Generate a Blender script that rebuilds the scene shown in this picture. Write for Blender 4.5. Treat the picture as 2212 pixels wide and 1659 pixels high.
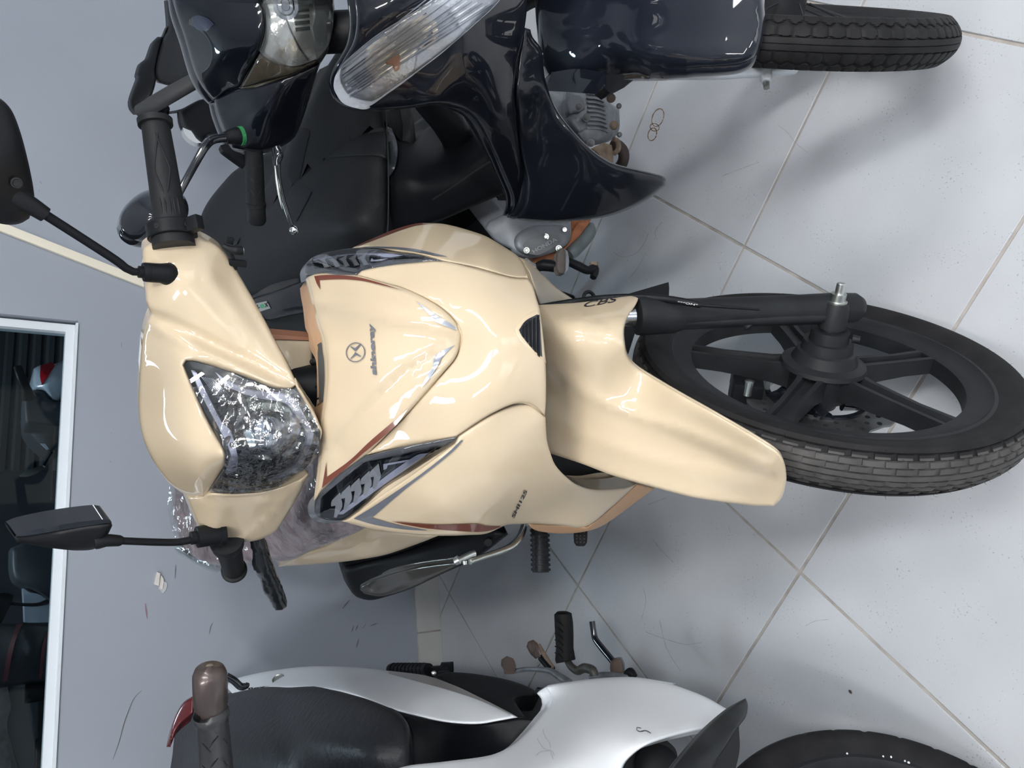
import bpy, bmesh, math, random
import numpy as np
from mathutils import Vector, Matrix
from mathutils.geometry import delaunay_2d_cdt
random.seed(7)
for o in list(bpy.data.objects): bpy.data.objects.remove(o)
SC = bpy.context.scene
COL = SC.collection
R_ = math.radians

# ---------------------------------------------------------------- camera (photo taken with the phone turned 90 degrees)
FPX, PITCH, ROLL, TILE = 1660.9, .60025, -.07976, .46
CAMH = 2.7442 * TILE
WYAW = R_(16.8)
CAM = np.array([0., 0., CAMH])

def ray(x, y):
    u = 1659 - y - 829.5; v = x - 1106
    c, s = math.cos(ROLL), math.sin(ROLL); u, v = c*u - s*v, s*u + c*v
    d = (u/FPX, 1.0, -v/FPX)
    c, s = math.cos(PITCH), math.sin(PITCH)
    d = (d[0], d[1]*c + d[2]*s, -d[1]*s + d[2]*c)
    c, s = math.cos(WYAW), math.sin(WYAW)
    return np.array([d[0]*c + d[1]*s, -d[0]*s + d[1]*c, d[2]])

def proj(P):
    P = np.asarray(P, float)-CAM
    c, s = math.cos(WYAW), math.sin(WYAW); X, Y, Z = P[0]*c-P[1]*s, P[0]*s+P[1]*c, P[2]
    c, s = math.cos(PITCH), math.sin(PITCH); Y, Z = Y*c-Z*s, Y*s+Z*c
    u = X/Y*FPX; v = -Z/Y*FPX
    c, s = math.cos(ROLL), math.sin(ROLL); u, v = c*u+s*v, -s*u+c*v
    return v+1106, 1659-(u+829.5)

cam = bpy.data.cameras.new('camera'); camo = bpy.data.objects.new('camera', cam); COL.objects.link(camo)
_z = -ray(1106, 829.5); _z /= np.linalg.norm(_z)
_x = ray(1206, 829.5) - ray(1106, 829.5); _x /= np.linalg.norm(_x)
_y = np.cross(_z, _x)
camo.matrix_world = Matrix([[_x[i], _y[i], _z[i], CAM[i]] for i in range(3)] + [[0, 0, 0, 1]])
cam.sensor_fit = 'HORIZONTAL'; cam.sensor_width = 36; cam.lens = FPX/2212*36
cam.clip_start = .02; cam.clip_end = 200
SC.camera = camo

# ---------------------------------------------------------------- daylight and exposure
wd = bpy.data.worlds.new('world'); SC.world = wd; wd.use_nodes = True
wt = wd.node_tree; bg = wt.nodes['Background']
bg.inputs[0].default_value = (.90, .95, 1.0, 1); bg.inputs[1].default_value = 8.
vs = SC.view_settings
vs.view_transform = 'Standard'; vs.look = 'None'; vs.gamma = 1; vs.use_curve_mapping = False
vs.exposure = -0.12

# ---------------------------------------------------------------- frames, surfaces and mesh helpers
class Frame:
    def __init__(s, origin=(0, 0, 0), M=np.eye(3)):
        s.o = np.array(origin, float); s.M = np.array(M, float)   # columns: local axes in world
        s.c = s.M.T @ (CAM - s.o)
    def w(s, p): return s.M @ np.asarray(p, float) + s.o
    def l(s, p): return s.M.T @ (np.asarray(p, float) - s.o)
    def at(s, px, py, axis, val):                                  # pixel ray meets local plane
        d = s.M.T @ ray(px, py); t = (val - s.c[axis])/d[axis]
        return s.c + d*t
W = Frame()

class Surf:
    """smooth depth (frame y) over photo directions, through control points"""
    def __init__(s, ctrl, frame=W, ridges=(), reg=1e-4):
        s.f = frame; s.r = ridges
        P, D = [], []
        for c in ctrl:
            px, py, d = c
            if isinstance(d, tuple): d = frame.at(px, py, 'xyz'.index(d[0]), d[1])[1]
            P.append((px/100, py/100)); D.append(d)
        P = np.array(P); D = np.array(D); n = len(P)
        s.P = P
        K = s.k(P, P) + reg*np.eye(n)
        Q = np.c_[np.ones(n), P]
        A = np.block([[K, Q], [Q.T, np.zeros((3, 3))]])
        s.w = np.linalg.lstsq(A, np.r_[D, 0, 0, 0], rcond=None)[0]
    @staticmethod
    def k(a, b):
        r2 = ((a[:, None]-b[None])**2).sum(-1)
        return np.where(r2 > 1e-12, r2*np.log(r2+1e-12), 0)*.5
    def depth(s, xy):
        xy = np.asarray(xy, float).reshape(-1, 2); q = xy/100
        d = s.k(q, s.P) @ s.w[:-3] + np.c_[np.ones(len(q)), q] @ s.w[-3:]
        for poly, h, wd_ in s.r:
            t = np.clip(dist_poly(xy, np.array(poly, float))/wd_, 0, 1)
            d = d - h*(1-t*t)**2
        return d
    def pts(s, xy, off=0., extra=None):
        xy = np.asarray(xy, float).reshape(-1, 2); d = s.depth(xy)
        if extra is not None: d = d + extra
        out = []
        for (x, y), dd in zip(xy, d):
            p = s.f.w(s.f.at(x, y, 1, dd))
            if off: v = CAM - p; p = p + v/np.linalg.norm(v)*off
            out.append(p)
        return np.array(out)

def dist_poly(xy, poly, closed=False):
    A = poly if closed else poly[:-1]; B = np.roll(poly, -1, 0) if closed else poly[1:]
    best = np.full(len(xy), 1e9)
    for a, b in zip(A, B):
        d = b-a; L = (d*d).sum()+1e-12
        t = np.clip(((xy-a) @ d)/L, 0, 1)
        best = np.minimum(best, np.hypot(*(xy-(a+t[:, None]*d)).T))
    return best

def inside(xy, poly):
    x, y = xy[:, 0], xy[:, 1]; r = np.zeros(len(xy), bool)
    j = len(poly)-1
    for i in range(len(poly)):
        xi, yi = poly[i]; xj, yj = poly[j]
        c = ((yi > y) != (yj > y)) & (x < (xj-xi)*(y-yi)/((yj-yi) or 1e-9)+xi)
        r ^= c; j = i
    return r

def cr(ox, oy, sc, pts): return [(ox+x/sc, oy+y/sc) for x, y in pts]

def smooth_loop(pts, step=9., corner=42., closed=True):
    P = np.array(pts, float); n = len(P); out = []
    def is_c(i):
        a = P[i]-P[i-1]; b = P[(i+1) % n]-P[i]
        ang = math.degrees(abs(math.atan2(a[0]*b[1]-a[1]*b[0], a @ b)))
        return ang > corner
    cs = [is_c(i) for i in range(n)]
    for i in range(n if closed else n-1):
        p1, p2 = P[i], P[(i+1) % n]
        L = np.linalg.norm(p2-p1)
        t1 = (p2-P[i-1])*.5 if not cs[i] and (closed or i > 0) else (p2-p1)
        t2 = (P[(i+2) % n]-p1)*.5 if not cs[(i+1) % n] and (closed or i < n-2) else (p2-p1)
        for t in (t1, t2):
            m = np.linalg.norm(t)
            if m > 1.15*L: t *= 1.15*L/m
        k = max(1, int(round(L/step)))
        for j in range(k):
            u = j/k
            out.append((2*u**3-3*u*u+1)*p1+(u**3-2*u*u+u)*t1+(-2*u**3+3*u*u)*p2+(u**3-u*u)*t2)
    if not closed: out.append(P[-1])
    return np.array(out)

MATS = {}
def mat(name, col, rough=.4, metal=0., coat=0., spec=.5, noise=0., nscale=40., bump=0., bscale=200., alpha=1., coat_r=.05, emis=None, trans=0.):
    if name in MATS: return MATS[name]
    m = bpy.data.materials.new(name); m.use_nodes = True; t = m.node_tree; b = t.nodes['Principled BSDF']
    b.inputs['Base Color'].default_value = (*col, 1); b.inputs['Roughness'].default_value = rough
    b.inputs['Metallic'].default_value = metal; b.inputs['Coat Weight'].default_value = coat
    b.inputs['Coat Roughness'].default_value = coat_r
    b.inputs['Specular IOR Level'].default_value = spec
    b.inputs['Alpha'].default_value = alpha
    b.inputs['Transmission Weight'].default_value = trans
    if emis: b.inputs['Emission Color'].default_value = (*emis[0], 1); b.inputs['Emission Strength'].default_value = emis[1]
    tc = t.nodes.new('ShaderNodeTexCoord')
    if noise:
        n = t.nodes.new('ShaderNodeTexNoise'); n.inputs['Scale'].default_value = nscale; n.inputs['Detail'].default_value = 6
        r = t.nodes.new('ShaderNodeMapRange'); r.inputs[1].default_value = .3; r.inputs[2].default_value = .7; r.inputs[3].default_value = 1-noise; r.inputs[4].default_value = 1+noise
        x = t.nodes.new('ShaderNodeMix'); x.data_type = 'RGBA'; x.blend_type = 'MULTIPLY'; x.inputs[0].default_value = 1
        x.inputs[6].default_value = (*col, 1)
        t.links.new(tc.outputs['Object'], n.inputs['Vector']); t.links.new(n.outputs['Fac'], r.inputs[0]); t.links.new(r.outputs[0], x.inputs[7]); t.links.new(x.outputs[2], b.inputs['Base Color'])
    if bump:
        n = t.nodes.new('ShaderNodeTexNoise'); n.inputs['Scale'].default_value = bscale; n.inputs['Detail'].default_value = 3
        u = t.nodes.new('ShaderNodeBump'); u.inputs['Strength'].default_value = bump; u.inputs['Distance'].default_value = .002
        t.links.new(tc.outputs['Object'], n.inputs['Vector']); t.links.new(n.outputs['Fac'], u.inputs['Height']); t.links.new(u.outputs[0], b.inputs['Normal'])
    MATS[name] = m; return m

def clear_mat(name, col=(1, 1, 1), refl=.12, rough=.03, tint=.9, bump=0., bscale=60.):
    if name in MATS: return MATS[name]
    m = bpy.data.materials.new(name); m.use_nodes = True; t = m.node_tree
    for n in list(t.nodes): t.nodes.remove(n)
    o = t.nodes.new('ShaderNodeOutputMaterial'); mx = t.nodes.new('ShaderNodeMixShader')
    tr = t.nodes.new('ShaderNodeBsdfTransparent'); gl = t.nodes.new('ShaderNodeBsdfGlossy')
    tr.inputs[0].default_value = (col[0]*tint, col[1]*tint, col[2]*tint, 1); gl.inputs['Roughness'].default_value = rough
    fr = t.nodes.new('ShaderNodeFresnel'); fr.inputs[0].default_value = 1.45
    ad = t.nodes.new('ShaderNodeMath'); ad.operation = 'ADD'; ad.inputs[1].default_value = refl-.04; ad.use_clamp = True
    t.links.new(fr.outputs[0], ad.inputs[0]); t.links.new(ad.outputs[0], mx.inputs[0])
    t.links.new(tr.outputs[0], mx.inputs[1]); t.links.new(gl.outputs[0], mx.inputs[2]); t.links.new(mx.outputs[0], o.inputs[0])
    if bump:
        tc = t.nodes.new('ShaderNodeTexCoord'); n = t.nodes.new('ShaderNodeTexNoise'); n.inputs['Scale'].default_value = bscale; n.inputs['Detail'].default_value = 4
        u = t.nodes.new('ShaderNodeBump'); u.inputs['Strength'].default_value = bump; u.inputs['Distance'].default_value = .01
        t.links.new(tc.outputs['Object'], n.inputs['Vector']); t.links.new(n.outputs['Fac'], u.inputs['Height'])
        t.links.new(u.outputs[0], gl.inputs['Normal']); t.links.new(u.outputs[0], fr.inputs['Normal'])
    MATS[name] = m; return m

def link(name, verts, faces, material, parent=None, smooth=True, sharp=None, label=None, kind=None, autosharp=None):
    me = bpy.data.meshes.new(name)
    me.from_pydata([tuple(map(float, v)) for v in verts], [], [tuple(int(i) for i in f) for f in faces])
    me.validate(); me.update()
    if smooth:
        me.polygons.foreach_set('use_smooth', [True]*len(me.polygons))
        if sharp:
            for e in me.edges:
                if frozenset(e.vertices) in sharp: e.use_edge_sharp = True
        if autosharp:
            me.set_sharp_from_angle(angle=R_(autosharp))
    me.materials.append(material)
    o = bpy.data.objects.new(name, me); COL.objects.link(o)
    if parent is not None: attach(o, parent)
    if label: o['label'] = label
    if kind: o['kind'] = kind
    return o

def attach(o, parent):
    o.parent = parent
    if parent.parent is None: o.matrix_parent_inverse = Matrix.Translation(-parent.location)

def thing(name, label, cat, loc, group=None):
    e = bpy.data.objects.new(name, None); COL.objects.link(e); e.location = loc; e.empty_display_size = .1
    e['label'] = label; e['category'] = cat
    if group: e['group'] = group
    return e

def sheet(name, out, surf, material, parent, off=0., back=(0, .004, 0), grid=14., step=9., rnd=None, corner=42., label=None, bow=0., kind=None, jitter=None):
    """panel whose outline is given as photo directions; rnd=(px width, metres) rolls its edge back"""
    loop = smooth_loop(out, step, corner)
    n = len(loop)
    if ((loop[:, 0]*np.roll(loop[:, 1], -1)-np.roll(loop[:, 0], -1)*loop[:, 1]).sum()) < 0: loop = loop[::-1]
    lo, hi = loop.min(0), loop.max(0)
    gx = np.arange(lo[0]+grid*.3, hi[0], grid); gy = np.arange(lo[1]+grid*.3, hi[1], grid)
    G = np.array([(x+(grid*.5 if j % 2 else 0), y) for j, y in enumerate(gy) for x in gx]).reshape(-1, 2)
    cand = [G]
    if rnd:
        T = np.roll(loop, -1, 0)-np.roll(loop, 1, 0); T /= np.linalg.norm(T, axis=1)[:, None]+1e-9
        N = np.c_[-T[:, 1], T[:, 0]]
        for k in (.18, .5, 1.): cand.append(loop+N*rnd[0]*k)
    for poly, h, w_ in surf.r:
        pl = smooth_loop(poly, grid*.7, 90, closed=False); cand.append(pl)
    keep = np.zeros((0, 2))
    for ci, cc in enumerate(cand[::-1]):
        if not len(cc): continue
        last = ci == len(cand)-1
        m = inside(cc, loop)
        dmin = (rnd[0]*.12 if rnd and not last else grid*.4)
        m &= dist_poly(cc, loop, True) > dmin
        cc = cc[m]
        if len(keep) and len(cc):
            dd = np.sqrt(((cc[:, None]-keep[None])**2).sum(-1)).min(1); cc = cc[dd > (grid*.45 if last else 1.5)]
        keep = np.r_[keep, cc]
    allp = np.r_[loop, keep]
    res = delaunay_2d_cdt([Vector(p) for p in allp], [], [list(range(n))], 1, 1e-5)
    V2 = np.array([tuple(v) for v in res[0]]); F = [list(f) for f in res[2]]
    ext = np.zeros(len(V2))
    if rnd:
        t = np.clip(1-dist_poly(V2, loop, True)/rnd[0], 0, 1); ext = rnd[1]*(1-np.sqrt(np.clip(1-t*t, 0, 1)))
    if bow:
        dd = dist_poly(V2, loop, True); ext = ext-bow*np.sin(np.clip(dd/dd.max(), 0, 1)*math.pi/2)
    if jitter: ext = ext+np.array([random.uniform(-jitter, jitter) for _ in V2])*(dist_poly(V2, loop, True) > 2)
    V = surf.pts(V2, off, ext)
    # orient faces to the camera
    FF = []
    for f in F:
        a, b, c = V[f[0]], V[f[1]], V[f[2]]
        if np.dot(np.cross(b-a, c-a), CAM-a) < 0: f = f[::-1]
        FF.append(f)
    # boundary
    cnt = {}
    for f in FF:
        for i in range(3):
            a, b = f[i], f[(i+1) % 3]; k = frozenset((a, b)); cnt.setdefault(k, []).append((a, b))
    bd = [v[0] for v in cnt.values() if len(v) == 1]
    m = len(V); sharp = set()
    if back is not None:
        bv = surf.f.M @ np.array(back, float)
        V = np.r_[V, V+bv]
        FF = FF+[[i+m for i in f[::-1]] for f in FF]+[[b, a, a+m, b+m] for a, b in bd]
        for a, b in bd: sharp.add(frozenset((a, b))); sharp.add(frozenset((a+m, b+m)))
    return link(name, V, FF, material, parent, sharp=sharp, label=label, kind=kind)

def frame_of(axis):
    a = np.array(axis, float); a /= np.linalg.norm(a)
    h = np.array([0, 0, 1.]) if abs(a[2]) < .9 else np.array([1., 0, 0])
    e1 = np.cross(h, a); e1 /= np.linalg.norm(e1); e2 = np.cross(a, e1)
    return a, e1, e2

def tube(name, pts, rad, material, parent=None, seg=16, sm=True, step=None, label=None, flat=1., kind=None, cap=True, jit=0.):
    P = np.array(pts, float); r = np.array(rad if hasattr(rad, '__len__') else [rad]*len(P), float)
    if sm and len(P) > 2:
        st = step or max(np.linalg.norm(np.diff(P, axis=0), axis=1).mean()/5, .002)
        o, q = [], []
        for i in range(len(P)-1):
            L = np.linalg.norm(P[i+1]-P[i]); k = max(1, int(L/st))
            t1 = (P[i+1]-P[max(i-1, 0)])*(.5 if i else 1); t2 = (P[min(i+2, len(P)-1)]-P[i])*(.5 if i < len(P)-2 else 1)
            for j in range(k):
                u = j/k
                o.append((2*u**3-3*u*u+1)*P[i]+(u**3-2*u*u+u)*t1+(-2*u**3+3*u*u)*P[i+1]+(u**3-u*u)*t2); q.append(r[i]*(1-u)+r[i+1]*u)
        o.append(P[-1]); q.append(r[-1]); P, r = np.array(o), np.array(q)
    V, F = [], []
    a, e1, e2 = frame_of(P[1]-P[0])
    for i in range(len(P)):
        d = P[min(i+1, len(P)-1)]-P[max(i-1, 0)]; d /= np.linalg.norm(d)+1e-12
        e1 = e1-d*np.dot(e1, d); e1 /= np.linalg.norm(e1)+1e-12; e2 = np.cross(d, e1)
        for k in range(seg):
            t = 2*math.pi*k/seg; rr = r[i]*(1+random.uniform(-jit, jit))
            V.append(P[i]+rr*(math.cos(t)*e1+flat*math.sin(t)*e2))
    n = len(P)
    for i in range(n-1):
        for k in range(seg): F.append((i*seg+k, i*seg+(k+1) % seg, (i+1)*seg+(k+1) % seg, (i+1)*seg+k))
    if cap: F.append(tuple(range(seg))[::-1]); F.append(tuple((n-1)*seg+k for k in range(seg)))
    return link(name, V, F, material, parent, autosharp=50, label=label, kind=kind)

def tpx(name, pts, material, parent, frame=W, **kw):
    """tube along photo directions: (px, py, depth, radius in px)"""
    P, Rr = [], []
    for px, py, d, r in pts:
        p = frame.w(frame.at(px, py, *( (1, d) if not isinstance(d, tuple) else ('xyz'.index(d[0]), d[1]))))
        P.append(p); v = p-CAM; zc = -np.dot(v, _z); Rr.append(r*zc/FPX)
    return tube(name, P, Rr, material, parent, **kw)

def lathe(name, p0, axis, prof, material, parent=None, seg=28, label=None, flat=1., smoothang=40, kind=None):
    """prof: (distance along axis, radius)"""
    a, e1, e2 = frame_of(axis); p0 = np.array(p0, float); V, F = [], []
    for h, r in prof:
        for k in range(seg):
            t = 2*math.pi*k/seg; V.append(p0+a*h+max(r, 1e-4)*(math.cos(t)*e1+flat*math.sin(t)*e2))
    for i in range(len(prof)-1):
        for k in range(seg): F.append((i*seg+k, i*seg+(k+1) % seg, (i+1)*seg+(k+1) % seg, (i+1)*seg+k))
    F.append(tuple(range(seg))[::-1]); F.append(tuple((len(prof)-1)*seg+k for k in range(seg)))
    return link(name, V, F, material, parent, autosharp=smoothang, label=label, kind=kind)

def boxm(c, ax, half):
    ax = np.array(ax, float); V = [np.array(c)+sum(s[i]*half[i]*ax[i] for i in range(3)) for s in
         [(-1,-1,-1),(1,-1,-1),(1,1,-1),(-1,1,-1),(-1,-1,1),(1,-1,1),(1,1,1),(-1,1,1)]]
    return V, [(0,3,2,1),(4,5,6,7),(0,1,5,4),(1,2,6,5),(2,3,7,6),(3,0,4,7)]

def box(name, c, half, material, parent=None, ax=np.eye(3), bevel=.0, label=None, kind=None):
    V, F = boxm(c, ax, half)
    o = link(name, V, F, material, parent, smooth=False, label=label, kind=kind)
    if bevel:
        bm = bmesh.new(); bm.from_mesh(o.data)
        bmesh.ops.bevel(bm, geom=bm.edges[:], offset=bevel, segments=2, affect='EDGES', profile=.6)
        bm.to_mesh(o.data); bm.free(); o.data.polygons.foreach_set('use_smooth', [True]*len(o.data.polygons)); o.data.set_sharp_from_angle(angle=R_(45))
    return o

def merge(parts):
    V, F = [], []
    for v, f in parts:
        n = len(V); V += list(v); F += [tuple(i+n for i in q) for q in f]
    return V, F

def text_mesh(txt, bold=0., shear=0., spacing=1.):
    c = bpy.data.curves.new('txt', 'FONT'); c.body = txt; c.offset = bold; c.shear = shear; c.space_character = spacing; c.resolution_u = 4
    o = bpy.data.objects.new('txt', c); COL.objects.link(o)
    dg = bpy.context.evaluated_depsgraph_get(); dg.update()
    me = bpy.data.meshes.new_from_object(o.evaluated_get(dg))
    V = np.array([(v.co.x, v.co.y) for v in me.vertices]).reshape(-1, 2); F = [tuple(p.vertices) for p in me.polygons]
    bpy.data.objects.remove(o); bpy.data.curves.remove(c); bpy.data.meshes.remove(me)
    V -= V.min(0)
    return V, F

def text_px(name, txt, p0, p1, hgt, surf, material, parent, off=.002, bold=.01, shear=0., label=None, spacing=1.):
    """lettering from photo point p0 (baseline start) to p1 (baseline end); hgt = vector of the letter height in px"""
    V, F = text_mesh(txt, bold, shear, spacing); w, h = V.max(0)
    p0 = np.array(p0, float); e = (np.array(p1, float)-p0)/w; u = np.array(hgt, float)/h
    xy = p0+V[:, :1]*e+V[:, 1:]*u
    P = surf.pts(xy, off)
    FF = []
    for f in F:
        a, b, c = P[f[0]], P[f[1]], P[f[2]]
        FF.append(f if np.dot(np.cross(b-a, c-a), CAM-a) > 0 else f[::-1])
    return link(name, P, FF, material, parent, smooth=False, label=label)
# ================================================================ the setting
WALLY = 2.29
def struct(o): o['kind'] = 'structure'; return o
M_wall = mat('wall_paint', (.33, .365, .42), .62, noise=.03, nscale=3, bump=.12, bscale=90)
M_ceil = mat('ceiling_paint', (.75, .77, .78), .9)
M_side = mat('side_wall_paint', (.42, .45, .50), .8)
M_tile = mat('floor_tile', (.46, .48, .51), .34, noise=.05, nscale=6, spec=.45)
M_grout = mat('grout', (.36, .335, .31), .9, noise=.2, nscale=30)
M_base = mat('baseboard_tile', (.50, .505, .49), .4, noise=.05, nscale=12)
M_frame = mat('window_frame_paint', (.74, .79, .84), .45)
M_cream = mat('cream_plastic', (.86, .80, .66), .5)
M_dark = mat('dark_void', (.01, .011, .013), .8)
# fine dark flecks on the floor tiles
def fleck(m, scale, thr, col):
    t = m.node_tree; b = t.nodes['Principled BSDF']; src = b.inputs['Base Color'].links[0].from_socket
    tc = t.nodes.new('ShaderNodeTexCoord')
    n = t.nodes.new('ShaderNodeTexNoise'); n.inputs['Scale'].default_value = scale; n.inputs['Detail'].default_value = 2
    n2 = t.nodes.new('ShaderNodeTexNoise'); n2.inputs['Scale'].default_value = scale*.05; n2.inputs['Detail'].default_value = 3
    ad = t.nodes.new('ShaderNodeMath'); ad.operation = 'MULTIPLY_ADD'; ad.inputs[1].default_value = .35
    rp = t.nodes.new('ShaderNodeMapRange'); rp.inputs[1].default_value = thr; rp.inputs[2].default_value = thr+.03; rp.inputs[4].default_value = .55
    mx = t.nodes.new('ShaderNodeMix'); mx.data_type = 'RGBA'; mx.inputs[7].default_value = (*col, 1)
    geo = t.nodes.new('ShaderNodeNewGeometry')
    for q in (n, n2): t.links.new(geo.outputs['Position'], q.inputs['Vector'])
    t.links.new(n2.outputs['Fac'], ad.inputs[0]); t.links.new(n.outputs['Fac'], ad.inputs[2])
    t.links.new(ad.outputs[0], rp.inputs[0]); t.links.new(rp.outputs[0], mx.inputs[0]); t.links.new(src, mx.inputs[6]); t.links.new(mx.outputs[2], b.inputs['Base Color'])
fleck(M_tile, 260, .865, (.16, .17, .19))

def clip_half(poly, n, d):           # keep n.p <= d
    out = []
    for i in range(len(poly)):
        a, b = poly[i], poly[(i+1) % len(poly)]; fa, fb = np.dot(n, a)-d, np.dot(n, b)-d
        if fa <= 0: out.append(a)
        if fa*fb < 0: out.append(a+(b-a)*fa/(fa-fb))
    return out

floor = struct(box('floor', (.5, -.85, -.0585), (4.5, 3.15, .056), M_grout))
e1 = np.array([math.cos(R_(-135)), math.sin(R_(-135))]); e2 = np.array([-e1[1], e1[0]])
OX, OY = -3.33050568, -.464518585
h = (TILE-.0056)/2; bev = .0012
tile_me = None
for i in range(-6, 11):
    for j in range(-9, 10):
        c = TILE*((i+.5+OX)*e1+(j+.5+OY)*e2)
        sq = [c+h*(sx*e1+sy*e2) for sx, sy in ((-1, -1), (1, -1), (1, 1), (-1, 1))]
        if max(p[1] for p in sq) < -3.6 or min(p[1] for p in sq) > WALLY-.02 or max(p[0] for p in sq) < -3.0 or min(p[0] for p in sq) > 3.4: continue
        full = max(p[1] for p in sq) < WALLY-.004
        if not full: sq = clip_half(sq, np.array([0, 1.]), WALLY-.004)
        if len(sq) < 3: continue
        if full and tile_me: 
            o = bpy.data.objects.new('tile', tile_me); COL.objects.link(o); o.parent = floor; o.location = (c[0], c[1], 0)
            continue
        n = len(sq); cc = c if full else np.zeros(2); ctr = np.mean(sq, 0)
        V = [(p[0]-cc[0], p[1]-cc[1], -.012) for p in sq]+[(p[0]-cc[0], p[1]-cc[1], -bev) for p in sq]
        V += [(*(p+(ctr-p)/np.linalg.norm(ctr-p)*bev*1.4-cc), 0) for p in sq]
        F = [[(k) % n, (k+1) % n, n+(k+1) % n, n+k] for k in range(n)]+[[n+k, n+(k+1) % n, 2*n+(k+1) % n, 2*n+k] for k in range(n)]+[list(range(2*n, 3*n)), list(range(n))[::-1]]
        o = link('tile', V, F, M_tile, None, smooth=False); o.parent = floor
        if full: o.location = (c[0], c[1], 0); tile_me = o.data

# back wall with its window opening
wx1, wz0, wz1, wx0 = .772, 1.062, 2.15, -2.6
def wallmesh(name, rects, y0, y1, m):
    parts = [boxm(((a+b)/2, (y0+y1)/2, (c+d)/2), np.eye(3), ((b-a)/2, (y1-y0)/2, (d-c)/2)) for a, b, c, d in rects]
    V, F = merge(parts); return link(name, V, F, m, None, smooth=False)
wall = struct(wallmesh('wall_back', [(-4, 5, -.1, wz0), (-4, 5, wz1, 3.0), (-4, wx0, wz0, wz1), (wx1, 5, wz0, wz1)], WALLY, WALLY+.12, M_wall))
struct(box('wall_left', (-4.06, -.6, 1.45), (.06, 3.0, 1.55), M_side))
struct(box('wall_right', (5.06, -.6, 1.45), (.06, 3.0, 1.55), M_side))
struct(box('ceiling', (.5, -.6, 3.06), (4.6, 3.1, .06), M_ceil))
# unseen street front: low wall and two openings shaped for daylight and reflections
struct(wallmesh('wall_front', [(-4, 5, 2.3, 3.0), (-4, 5, 0, .5), (-4, -1.7, .5, 2.3), (-.6, 1.0, .5, 2.3), (2.1, 5, .5, 2.3)], -3.75, -3.6, M_side))
struct(box('pavement', (.5, -9, -.12), (14, 5.2, .05), mat('pavement_concrete', (.45, .45, .44), .9, noise=.1, nscale=4)))  # unseen ground outside, added for reflections
bl = thing('reflection_building', 'unseen pale building front added across the street for reflections', 'building', (.5, -15, -.07))  # added out of view to give the paintwork something to reflect
box('wall', (.5, -15.2, 3.0), (9, .2, 3.1), mat('render_paint', (.62, .60, .56), .9), bl)
for k in range(5): box('window', (-5.5+3*k, -14.98, 2.1), (.7, .04, .9), mat('far_glass', (.05, .06, .07), .1), bl)

# baseboard tiles
bb = struct(box('baseboard_back', (.5, WALLY-.003, .0395), (3.4, .003, .0395), M_grout))
x = -2.9
while x < 3.8:
    box('baseboard_tile', (x+.2275, WALLY-.0062, .041), (.2265, .0055, .041), M_base, bb, bevel=.0015); x += .4575

# window
win = struct(wallmesh('window_1', [(wx0, wx1-.006, wz0+.004, wz0+.026), (wx1-.028, wx1-.006, wz0+.026, wz1-.03), (wx0, wx1-.006, wz1-.03, wz1), (wx0, wx0+.03, wz0+.026, wz1-.03)], WALLY+.018, WALLY+.062, M_frame))
M_pane = clear_mat('window_glass', (.80, .88, .92), refl=.04, rough=.01, tint=.75)
M_pane.node_tree.nodes['Fresnel'].inputs[0].default_value = 1.12
box('window_pane', ((wx0+wx1)/2, WALLY+.04, (wz0+wz1)/2), ((wx1-wx0)/2-.02, .003, (wz1-wz0)/2-.02), M_pane, win)
box('window_sill', ((wx0+wx1)/2-.003, WALLY+.012, wz0+.002), ((wx1-wx0)/2-.004, .018, .003), M_frame, win)

# cream cable channel slanting down the wall
def wallpt(px, py, y=WALLY): return W.at(px, py, 1, y)
a, b = wallpt(0, 490, WALLY-.006), wallpt(313, 613, WALLY-.006)
d = (b-a)/np.linalg.norm(b-a); top = a-d*.9; bot = b+d*.34
tr = struct(box('trim_1', (top+bot)/2, (np.linalg.norm(bot-top)/2, .0055, .0125), M_cream, None, ax=[d, (0, 1, 0), np.cross(d, (0, 1, 0))], bevel=.002))

# marks on the wall
WS = Surf([(0, 1000, WALLY), (800, 600, WALLY), (400, 1600, WALLY), (900, 1300, WALLY)])
M_scuff = mat('scuff', (.17, .18, .21), .8); M_red = mat('red_scuff', (.26, .15, .19), .8); M_crack = mat('pencil_line', (.13, .12, .12), .8)
def mark(pts, m, nm='scuff_mark'): sheet(nm, pts, WS, m, wall, off=.0012, back=(0, .0008, 0), grid=6, step=4)
def line(pts, w, m, nm='scuff_mark'):
    P = smooth_loop(pts, 8, 90, closed=False); T = np.gradient(P, axis=0); T /= np.linalg.norm(T, axis=1)[:, None]; N = np.c_[-T[:, 1], T[:, 0]]
    ww = w*np.sin(np.linspace(.25, math.pi-.25, len(P)))[:, None]
    mark([tuple(p) for p in np.r_[P+N*ww, (P-N*ww)[::-1]]], m, nm)
line([(307, 1491), (290, 1508), (278, 1535), (267, 1566), (258, 1600), (244, 1640)], .8, M_crack, 'pencil_line')
line([(314, 1303), (316, 1320), (318, 1337)], 1.6, M_red)
for q in [[(452, 1370), (456, 1352), (460, 1345)], [(380, 1220), (378, 1250)], [(240, 935), (241, 938)], [(238, 995), (239, 999)], [(740, 1315), (755, 1296)], [(760, 1365), (764, 1352)], [(768, 1362), (774, 1350)], [(784, 1358), (790, 1348)], [(800, 1352), (816, 1346)], [(770, 1400), (775, 1380)], [(86, 392), (90, 396)], [(84, 411), (86, 414)], [(79, 428), (81, 430)], [(262, 741), (263, 750)], [(166, 690), (167, 698)]]: line(q, 1.3, M_scuff)
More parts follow.
